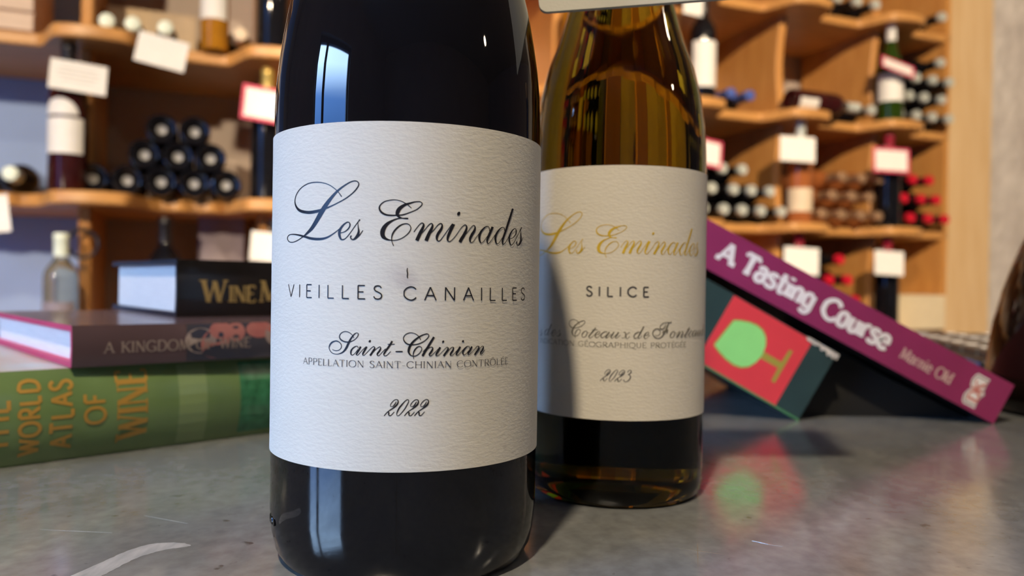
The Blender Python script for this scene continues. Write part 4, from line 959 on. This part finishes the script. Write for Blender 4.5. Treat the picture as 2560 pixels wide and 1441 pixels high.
cx0 = min(r[0] for st in CH for r in st); cz0 = min(r[1] for st in CH for r in st)
base2 = 64.75
ws_ = script_word('s', -40.6, -38.0, base2 - 0.7, 2.45) + script_word('des', -36.6, -26.8, base2 - 0.25, 2.45)
ws_ += moved(CH, -23.4 - cx0, (base2 - 0.75) - cz0 + 0.15, 1.0)
ws_ += script_word('oteaux', -17.9, 0.6, base2, 2.45) + script_word('de', 1.7, 7.7, base2 + 0.05, 2.45)
ws_ += script_word('F', 8.8, 15.6, base2 + 0.1, 2.45) + script_word('ontcaude', 16.3, 43.0, base2 + 0.3, 2.45)
letters('appellation_script', ws_, F2, M['ink_soft'], lb2)
letters('appellation_small_print', skeleton('INDICATION GÉOGRAPHIQUE PROTÉGÉE', -40.0, 61.3, 1.9, 0.22, 0.12, serif=0.13, track=0.25, width=64.9), F2, M['ink_soft'], lb2, n=1)
yl = [st for st in YEAR[:5]] + THREE
letters('vintage_lettering', moved(yl, -10.0, -0.25), F2, M['ink_grey'], lb2)

# grey tag hung on the second bottle's neck, leaning on its shoulder
tg = thing('neck_tag', 'grey card tag hung round the neck of the second bottle', 'tag', mtx=Matrix.Translation((0.0620, 0.2925, 0.2221)) @ Matrix.Rotation(R(-5.2), 4, 'Y') @ Matrix.Rotation(R(-14), 4, 'X'))
def rounded(w, h, r, n=5):
    out = []
    for cx, cy, a in ((w / 2 - r, h / 2 - r, 0), (-w / 2 + r, h / 2 - r, 90), (-w / 2 + r, -h / 2 + r, 180), (w / 2 - r, -h / 2 + r, 270)):
        for i in range(n + 1):
            t = R(a + 90 * i / n); out.append((cx + r * math.cos(t), cy + r * math.sin(t)))
    return out
MB().prism(rounded(0.114, 0.074, 0.003), -0.0007, 0.0007, xf=lambda q: V((q.x, q.z, q.y))).build('tag_card', M['tag_grey'], tg, smooth=0)
pts = []
for i in range(24):
    a = 2 * math.pi * i / 24
    pts.append((-0.0200 + 0.0175 * math.sin(a), 0.0245 - 0.0235 * math.cos(a), 0.030 + 0.008 - 0.010 * math.cos(a)))
MB().tube(pts, 0.0008, 6, closed=True).build('string_loop', M['string'], tg)

# ------------------------------------------------------------------ books
M['green_jacket'] = mat('green_book_jacket', (0.150, 0.245, 0.095), 0.22, coat=0.3, noise=0.12, nscale=25)
M['green_patch'] = mat('pale_green_band', (0.22, 0.32, 0.14), 0.22, coat=0.3, noise=0.05)
M['teal_patch'] = mat('teal_cover_picture', (0.04, 0.20, 0.095), 0.25, coat=0.3, noise=0.3, nscale=160)
M['map_top'] = mat('map_printed_cover', (0.50, 0.60, 0.62), 0.3, coat=0.2, nscale=22, color2=(0.55, 0.40, 0.27))
M['gold_print'] = mat('golden_letter_print', (0.46, 0.27, 0.055), 0.35, noise=0.08)
M['mauve_jacket'] = mat('mauve_brown_jacket', (0.105, 0.068, 0.078), 0.26, coat=0.25, noise=0.12, nscale=18)
M['mauve_print'] = mat('beige_spine_print', (0.30, 0.24, 0.22), 0.45)
M['pink_board'] = mat('raspberry_endpaper', (0.50, 0.045, 0.13), 0.5, noise=0.08)
M['pages'] = mat('white_page_edges', (0.80, 0.80, 0.80), 0.7, nscale=900, nstretch=(0.05, 0.05, 3), color2=(0.70, 0.70, 0.71))
M['black_jacket'] = mat('glossy_black_jacket', (0.012, 0.011, 0.012), 0.16, coat=0.4, noise=0.2)
M['tan_print'] = mat('antique_gold_print', (0.34, 0.25, 0.10), 0.4)
M['fruit_pink'] = mat('pink_fruit_picture', (0.46, 0.20, 0.18), 0.3, coat=0.2, nscale=60, color2=(0.38, 0.12, 0.12))
M['fruit_pale'] = mat('pale_fruit_picture', (0.40, 0.33, 0.31), 0.3, coat=0.2, nscale=60, color2=(0.28, 0.22, 0.23))
M['navy_pic'] = mat('navy_picture_ground', (0.035, 0.04, 0.07), 0.28, coat=0.2, nscale=50, color2=(0.06, 0.055, 0.07))
M['maroon'] = mat('maroon_paperback_cover', (0.30, 0.032, 0.118), 0.32, coat=0.15, noise=0.06)
M['black_back'] = mat('black_back_cover', (0.012, 0.011, 0.012), 0.4, noise=0.2)
M['cream_print'] = mat('cream_spine_print', (0.90, 0.86, 0.86), 0.5)
M['mid_print'] = mat('dusty_pink_print', (0.62, 0.40, 0.38), 0.5)
M['logo_grey'] = mat('grey_logo_outline', (0.30, 0.26, 0.22), 0.5)
M['logo_red'] = mat('coral_logo_letters', (0.62, 0.20, 0.16), 0.5)
M['teal_cover'] = mat('dark_teal_cover', (0.028, 0.058, 0.056), 0.38, noise=0.1)
M['brown_art'] = mat('brown_cover_artwork', (0.16, 0.09, 0.055), 0.4, noise=0.25, nscale=40)
M['red_panel'] = mat('coral_red_panel', (0.84, 0.06, 0.075), 0.42, noise=0.04)
M['leaf_print'] = mat('light_green_glass_print', (0.34, 0.86, 0.25), 0.42, noise=0.04)
M['olive_print'] = mat('olive_outline_print', (0.42, 0.35, 0.06), 0.42, noise=0.04)
M['green_edge'] = mat('green_cover_edge', (0.08, 0.26, 0.10), 0.5)
M['torn'] = mat('torn_white_paper', (0.62, 0.57, 0.50), 0.8, noise=0.2, nscale=200)

def book(name, label, mtx, L, W, T, cover, board=0.0025, bulge=0.0, inset=0.003, pages='pages', cat='book', coverlist=None, board_in=None):
    # local x along the spine from the head, y into the book, z through the thickness; the spine faces -y
    b = thing(name, label, cat, mtx=mtx)
    n = 10; out = []; inn = []
    for i in range(n + 1):
        u = i / n; z = T * u
        y = -bulge * (1 - (2 * u - 1) ** 2)
        out.append((y, z))
    for i in range(n + 1):
        u = i / n; z = board + (T - 2 * board) * u
        y = board - bulge * 0.9 * (1 - (2 * u - 1) ** 2)
        inn.append((y, z))
    loop = [(W, 0)] + out + [(W, T), (W, T - board)] + inn[::-1] + [(W, board)]
    k = len(loop); mb = MB()
    vs = [(0, y, z) for y, z in loop] + [(L, y, z) for y, z in loop]
    fs = [(i, i + k, (i + 1) % k + k, (i + 1) % k) for i in range(k)]
    mats = coverlist or [M[cover]]
    mb.add(vs, fs)
    # end rims of the C-shaped cover as quad strips
    rows = list(zip([0] + list(range(1, n + 2)) + [n + 2], [k - 1] + [k - 2 - i for i in range(n + 1)] + [n + 3]))
    for off, flip in ((0, 1), (k, 0)):
        for (a, c), (a2, c2) in zip(rows, rows[1:]):
            q = (a + off, a2 + off, c2 + off, c + off)
            mb.add([], []); mb.f.append(list(q if flip else q[::-1])); mb.m.append(len(mats) - 1)
    if coverlist and len(mats) > 2:
        pass
    # outer faces: 0 = spine and boards; index of the lower board face and the upper board face may differ
    if coverlist:
        nb = len(fs)
        for i in range(nb):
            if i == 0: mb.m[i] = 1                       # underside board
            elif i == n + 1: mb.m[i] = 2                 # upper board
            elif i > n + 1: mb.m[i] = len(mats) - 1      # inside and fore edge
    mb.build('cover', mats, b, smooth=50)
    pg = MB().box(inset, L - inset, board * 1.05 - bulge * 0.3, W - inset, board, T - board)
    pg.build('page_block', M[pages], b, smooth=0)
    return b
def spine_map(T, bulge, lift_=0.00012):
    def f(x, z, d=0.0):
        u = z / T
        return (x, -bulge * (1 - (2 * u - 1) ** 2) - lift_ - d, z)
    return f
def rot_up(strokes, x, z):        # letters reading upwards: run -> +z, letter top -> -x
    return [[[x - r[1], z + r[0], x - r[3], z + r[2]] for r in st] for st in strokes]
def mm(*a): return a

# stack on the left, lowest first ------------------------------------------------
def frame(o, ang, z):
    return Matrix.Translation((o[0], o[1], z)) @ Matrix.Rotation(R(ang), 4, 'Z')
XG = 0.080                                   # distance from the head of the green book to the picture's left edge
dg = V((math.cos(R(45)), math.sin(R(45)), 0))
og = V((-0.2241, 0.3487, 0)) - dg * XG
TG = 0.0425
gb = book('hardback_book', 'thick green atlas lying at the bottom of the stack on the left', frame(og, 45, 0.0), 0.300, 0.228, TG, None, board=0.003, bulge=0.006,
          coverlist=[M['green_jacket'], M['green_jacket'], M['map_top'], M['green_jacket']])
fg = spine_map(TG, 0.006)
mb = MB()
def sdense(strokes):              # subdivide straight strokes so they follow the rounded spine
    out = []
    for st in strokes:
        if len(st) == 2:
            a, b = st
            out.append([[p + (q - p) * i / 6 for p, q in zip(a, b)] for i in range(7)])
        else: out.append(st)
    return out
gt = []
def gword(w, xl, xr, z0, z1, stem, serif=0.0, hair=None):
    h = xr - xl
    gt.extend(rot_up(skeleton(w, 0, 0, h, stem, hair or stem, serif=serif, track=0.0016, width=z1 - z0), XG + xr, z0))
gword('THE', -0.0075, 0.0019, 0.008, 0.0305, 0.0017)
gword('WORLD', 0.0060, 0.0140, 0.0050, 0.0385, 0.0016)
gword('ATLAS', 0.0184, 0.0272, 0.0065, 0.0375, 0.0016)
gword('OF', 0.0325, 0.0412, 0.0165, 0.0305, 0.0015)
gword('WINE', 0.0466, 0.0606, 0.0075, 0.0400, 0.0024, serif=0.0009, hair=0.0011)
strips(mb, sdense(gt), fg, 1)
mb.build('title_lettering', M['gold_print'], gb, smooth=0)
def patch(x0, x1, z0, z1, f, n=8):
    mb = MB(); vs = []
    for i in range(n + 1):
        z = z0 + (z1 - z0) * i / n
        vs += [f(x0, z), f(x1, z)]
    return mb.add(vs, [(2 * i, 2 * i + 1, 2 * i + 3, 2 * i + 2) for i in range(n)])
patch(XG + 0.0760, XG + 0.0905, 0.0015, TG - 0.0015, spine_map(TG, 0.006, 0.00008)).build('pale_band', M['green_patch'], gb, smooth=0)
patch(XG + 0.1085, XG + 0.190, 0.0030, TG - 0.002, spine_map(TG, 0.006, 0.00008)).build('spine_picture', M['teal_patch'], gb, smooth=0)

TP = 0.0195
op = V((-0.2108, 0.3742, 0)) + V((math.sin(R(42.5)), -math.cos(R(42.5)), 0)) * 0.0125
pb = book('hardback_book', 'slim mauve brown hardback with raspberry endpapers in the middle of the stack', frame(op, 42.5, TG + 0.0003), 0.225, 0.190, TP, None, board=0.0026, bulge=0.0012, inset=0.004,
          coverlist=[M['mauve_jacket'], M['mauve_jacket'], M['mauve_jacket'], M['pink_board']])
fp = spine_map(TP, 0.0012)
mb = MB()
strips(mb, sdense(skeleton('A KINGDOM OF WINE', 0.0138, 0.0062, 0.0052, 0.00085, 0.0005, serif=0.0004, track=0.0006, width=0.0715)), fp, 1)
mb.build('title_lettering', M['mauve_print'], pb, smooth=0)
def blob(cx, cz, rx, rz, f, n=20):
    mb = MB()
    vs = [f(cx, cz)] + [f(cx + rx * math.cos(2 * math.pi * i / n), min(max(cz + rz * math.sin(2 * math.pi * i / n), 0.0004), TP - 0.0004)) for i in range(n)]
    return mb.add(vs, [(0, 1 + i, 1 + (i + 1) % n) for i in range(n)])
patch(0.052, 0.150, 0.0005, TP - 0.0005, spine_map(TP, 0.0012, 0.00004)).build('picture_ground', M['navy_pic'], pb, smooth=0)
for i, (cx, cz, rx, rz, m_) in enumerate(((0.0590, 0.0105, 0.0080, 0.0065, 'fruit_pale'), (0.0665, 0.0085, 0.0075, 0.0075, 'fruit_pink'), (0.0695, 0.0155, 0.0060, 0.0045, 'fruit_pink'), (0.0775, 0.0145, 0.0050, 0.0050, 'fruit_pink'),
                                          (0.0905, 0.0155, 0.0075, 0.0045, 'fruit_pink'), (0.1010, 0.0125, 0.0075, 0.0065, 'fruit_pale'), (0.0760, 0.0045, 0.0160, 0.0040, 'navy_pic'))):
    blob(cx, cz, rx, rz, spine_map(TP, 0.0012, 0.00006 + 0.000008 * i)).build('picture_fruit', M[m_], pb, smooth=0)

TBk = 0.0335
ob = V((-0.1946, 0.46, 0))
zb_ = TG + TP + 0.0006
bb = book('hardback_book', 'glossy black hardback with gold title on top of the stack', frame(ob, 39, zb_), 0.150, 0.155, TBk, 'black_jacket', board=0.0028, bulge=0.0015, inset=0.0035)
fb = spine_map(TBk, 0.0015)
mb = MB()
strips(mb, sdense(skeleton('W', 0.0145, 0.0085, 0.0132, 0.0027, 0.0012, serif=0.0010) + skeleton('INE', 0.0305, 0.0085, 0.0098, 0.0020, 0.0010, serif=0.0008, track=0.0006, width=0.0158)
                  + skeleton('M', 0.0490, 0.0085, 0.0132, 0.0026, 0.0012, serif=0.0010)), fb, 1)
mb.build('title_lettering', M['tan_print'], bb, smooth=0)

# leaning pair on the right -------------------------------------------------------
AL = 27.6
def lean(corner_x, y, L, ang, z=0.0):
    # local x runs down along the spine to the corner resting on the counter
    a = R(ang)
    xd = V((math.cos(a), 0, -math.sin(a))); zd = V((math.sin(a), 0, math.cos(a)))
    o = V((corner_x, y, z)) - xd * L
    return Matrix(((xd.x, 0, zd.x, o.x), (0, 1, 0, o.y), (xd.z, 0, zd.z, o.z), (0, 0, 0, 1)))
LT, TT = 0.232, 0.0280
tm = lean(0.3066, 0.503, LT, AL)
tb = book('paperback_book', 'maroon paperback with big cream spine title leaning down to the right', tm, LT, 0.178, TT, None, board=0.0012, bulge=0.0, inset=0.001,
          coverlist=[M['maroon'], M['black_back'], M['maroon'], M['maroon']])
ft = spine_map(TT, 0.0)
tinv = tm.inverted()
def tloc(x, z): 
    p = tinv @ V((x, 0.503, z)); return p.x, p.z
xa = tloc(0.1283, 0.1004)[0]; xe = tloc(0.2360, 0.0455)[0]
mb = MB()
strips(mb, skeleton('A Tasting Course', xa, 0.0085, 0.0130, 0.0035, 0.0025, serif=0.0004, slab=True, track=0.0004, width=xe - xa + 0.001), ft, 1)
mb.build('title_lettering', M['cream_print'], tb, smooth=0)
xm = tloc(0.2463, 0.0423)[0]; xn = tloc(0.2797, 0.0275)[0]
mb = MB()
strips(mb, skeleton('Marnie Old', xm, 0.0088, 0.0072, 0.0013, 0.0009, serif=0.0004, track=0.0004, width=xn - xm), ft, 1)
mb.build('author_lettering', M['mid_print'], tb, smooth=0)
# open-book shaped logo, turned to read upwards
lx = tloc(0.2962, 0.0209)[0] - 0.0005; lz = TT / 2 - 0.0008
def open_book(s):
    pts = []
    top_ = [(-1.0, 0.62), (-0.85, 0.82), (-0.5, 0.92), (-0.15, 0.78), (0, 0.6), (0.15, 0.78), (0.5, 0.92), (0.85, 0.82), (1.0, 0.62)]
    bot = [(1.0, -0.62), (0.6, -0.55), (0.2, -0.62), (0, -0.85), (-0.2, -0.62), (-0.6, -0.55), (-1.0, -0.62)]
    return [(x * s * 0.0105, y * s * 0.0068) for x, y in top_ + bot]
for s_, l_, m_, nm in ((1.0, 0.00010, 'cream_print', 'logo_plate'), (0.90, 0.00014, 'logo_grey', 'logo_outline'), (0.80, 0.00018, 'cream_print', 'logo_page')):
    ol = open_book(s_); f_ = spine_map(TT, 0.0, l_); mb = MB()
    c_ = f_(lx, lz)
    vs = [c_] + [f_(lx - y, lz + x) for x, y in ol]
    k = len(ol)
    mb.add(vs, [(0, 1 + i, 1 + (i + 1) % k) for i in range(k)])
    mb.build(nm, M[m_], tb, smooth=0)
mb = MB()
strips(mb, rot_up(skeleton('DK', -0.0066, -0.0032, 0.0068, 0.0017, 0.0010, serif=0.0005, track=0.0004, width=0.0128), lx, lz), spine_map(TT, 0.0, 0.00022), 1)
mb.build('logo_lettering', M['logo_red'], tb, smooth=0)

LK, TK = 0.160, 0.0490
km = lean(0.1836, 0.5055, LK, 29.3)
kb = book('hardback_book', 'dark teal book with red panel and green wine glass under the maroon one', km, LK, 0.165, TK, None, board=0.0025, bulge=0.0, inset=0.0035,
          coverlist=[M['teal_cover'], M['teal_cover'], M['teal_cover'], M['teal_cover']])
fk = spine_map(TK, 0.0, 0.00010)
x1 = LK - 0.0175; x0 = LK - 0.0755
patch(x0, x1, 0.0006, TK - 0.0004, fk).build('red_panel', M['red_panel'], kb, smooth=0)
MB().box(LK - 0.120, LK, -0.0006, 0.0004, -0.0002, 0.0010).build('cover_edge', M['green_edge'], kb, smooth=0)
# wine glass picture, its foot towards the lower right
kin = km.inverted()
def kl(px, py): return px, py
def profile(grow):
    # (distance along the axis from the rim, half width)
    P = [(0.0, 0.0098), (0.004, 0.0116), (0.010, 0.0136), (0.016, 0.0143), (0.021, 0.0134), (0.025, 0.0105), (0.0275, 0.0060), (0.0285, 0.0014), (0.0415, 0.0012), (0.0418, 0.0105), (0.0440, 0.0108), (0.0444, 0.0104)]
    return P
gx = x0 + 0.0060; gz = TK * 0.505
for nm, gr, l_, m_ in (('glass_outline', 0.0009, 0.00014, 'olive_print'), ('glass_bowl', 0.0, 0.00018, 'leaf_print')):
    P = profile(0)
    if nm == 'glass_bowl': P = P[:8]
    f_ = spine_map(TK, 0.0, l_); vs = []
    rows = []
    if gr: rows.append((-gr, P[0][1] * 0.93))
    rows += [(d_, w_ + gr) for d_, w_ in P]
    for d_, w_ in rows:
        # rim is slanted like a tilted view of the glass
        sl = 0.004 * (1 - min(max(d_, 0) / 0.02, 1))
        vs += [f_(gx + d_ + sl * 0.5, gz + w_), f_(gx + d_ - sl * 0.2, gz - w_)]
    mb = MB(); mb.add(vs, [(2 * i, 2 * i + 1, 2 * i + 3, 2 * i + 2) for i in range(len(rows) - 1)])
    mb.build(nm, M[m_], kb, smooth=0)
# torn paper at the upper corner of the jacket
random.seed(3)
mb = MB(); n = 14; vs = []
for i in range(n + 1):
    x = LK - 0.022 + 0.0235 * i / n
    vs += [(x, -0.0006, TK + 0.0004), (x, -0.0008, TK - 0.0012 - 0.0028 * random.random() * (0.4 + i / n))]
mb.add(vs, [(2 * i, 2 * i + 1, 2 * i + 3, 2 * i + 2) for i in range(n)])
vs = [(LK - 0.022, -0.0006, TK + 0.0004), (LK + 0.0012, -0.0006, TK + 0.0004), (LK + 0.0012, 0.010, TK + 0.0006), (LK - 0.022, 0.010, TK + 0.0006)]
mb.add(vs, [(0, 1, 2, 3)])
mb.build('torn_jacket_edge', M['torn'], kb, smooth=0)
# brown artwork on the underside board, seen where the book tilts up
mb = MB()
vs = [(LK - 0.105 + 0.020 * math.cos(a), 0.020 + 0.014 * math.sin(a), -0.00008) for a in [2 * math.pi * i / 18 for i in range(18)]]
mb.add(vs, [tuple(range(17, -1, -1))]).build('cover_artwork', M['brown_art'], kb, smooth=0)
# block the pair leans on, hidden behind the second bottle
za = (0.1836 - 0.055) * math.tan(R(29.3))
wk = thing('wooden_block', 'small brown wooden block propping the leaning books behind the second bottle', 'block', loc=(0.030, 0.600, 0.0))
MB().box(-0.025, 0.025, -0.055, 0.055, 0.0, za - 0.0006).build('block', M['front_wood'], wk, smooth=0, bevel=0.0015)
# flat black pouch tucked into the wedge under the maroon book
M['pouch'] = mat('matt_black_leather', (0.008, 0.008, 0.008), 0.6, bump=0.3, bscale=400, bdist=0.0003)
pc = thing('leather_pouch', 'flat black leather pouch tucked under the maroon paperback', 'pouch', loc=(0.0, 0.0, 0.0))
tn = math.tan(R(AL))
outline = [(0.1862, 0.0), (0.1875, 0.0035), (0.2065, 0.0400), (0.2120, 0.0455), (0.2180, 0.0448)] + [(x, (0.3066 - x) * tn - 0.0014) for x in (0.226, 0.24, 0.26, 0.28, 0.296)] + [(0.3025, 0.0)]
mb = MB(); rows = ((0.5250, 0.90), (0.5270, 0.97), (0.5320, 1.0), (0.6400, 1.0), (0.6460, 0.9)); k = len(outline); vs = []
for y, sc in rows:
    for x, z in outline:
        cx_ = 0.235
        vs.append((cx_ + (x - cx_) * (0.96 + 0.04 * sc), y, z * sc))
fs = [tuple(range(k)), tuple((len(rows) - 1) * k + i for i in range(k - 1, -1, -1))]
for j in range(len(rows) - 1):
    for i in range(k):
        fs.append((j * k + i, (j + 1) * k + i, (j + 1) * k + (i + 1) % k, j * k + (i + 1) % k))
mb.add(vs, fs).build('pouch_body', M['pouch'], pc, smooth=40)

# ------------------------------------------------------------------ big brown flask at the right edge
fl = thing('glass_flask', 'big dark brown glass flask cut by the right edge of the picture', 'flask', loc=(0.4040, 0.550, 0.0))
MB().lathe([(0, 0.012), (0.030, 0.004), (0.052, 0.0004), (0.058, 0.0), (0.0625, 0.004), (0.0655, 0.014), (0.0655, 0.022), (0.0640, 0.040), (0.0605, 0.062), (0.0550, 0.085), (0.0475, 0.108), (0.0385, 0.130),
            (0.0295, 0.150), (0.0225, 0.168), (0.0185, 0.190), (0.0170, 0.230), (0.0168, 0.262), (0.0190, 0.264), (0.0190, 0.274), (0.0165, 0.276), (0, 0.276)], 64).build('flask_body', M['bg_brown'], fl, smooth=35)
MB().lathe([(0.0150, 0.2765), (0.0160, 0.290), (0.0150, 0.302), (0, 0.303)], 32).build('stopper', M['front_wood'], fl, smooth=40)

# ------------------------------------------------------------------ till keyboard behind the leaning books
M['till'] = mat('black_plastic', (0.012, 0.012, 0.014), 0.4, noise=0.2)
M['key'] = mat('dark_grey_keys', (0.05, 0.05, 0.052), 0.35, noise=0.2)
M['key_print'] = mat('white_key_legend', (0.7, 0.7, 0.7), 0.5)
M['blue_trim'] = mat('blue_plastic_trim', (0.07, 0.15, 0.42), 0.35, noise=0.05)
kd = V((0.450 - 0.3960, 0.905 - 0.668, 0)).normalized()
ka = math.atan2(kd.y, kd.x)
kt = thing('till_keyboard', 'black keyboard with a blue edge lying behind the maroon paperback', 'keyboard', mtx=Matrix.Translation((0.3960, 0.668, 0.0)) @ Matrix.Rotation(ka - math.pi / 2, 4, 'Z'))
KW, KL, KH = 0.36, 0.36, 0.026
MB().box(0, KW, 0, KL, 0.0, KH).build('keyboard_body', M['till'], kt, smooth=0, bevel=0.003)
MB().box(-0.0018, 0.0, 0.004, KL - 0.004, KH - 0.009, KH - 0.002).build('blue_trim', M['blue_trim'], kt, smooth=0)
k0 = None
for i in range(8):
    for j in range(8):
        x = 0.014 + 0.042 * i; y = 0.016 + 0.042 * j
        if k0 is None:
            k0 = MB().box(-0.0, 0.036, 0, 0.036, KH, KH + 0.006).build('key', M['key'], kt, smooth=0)
            l0 = MB().box(0.010, 0.020, 0.014, 0.024, KH + 0.006, KH + 0.0063).build('key_legend', M['key_print'], k0, smooth=0)
            k0.location = (x, y, 0)
        else:
            c = k0.copy(); COL.objects.link(c); c.location = (x, y, 0); c.parent = kt
            c2 = l0.copy(); COL.objects.link(c2); c2.parent = c
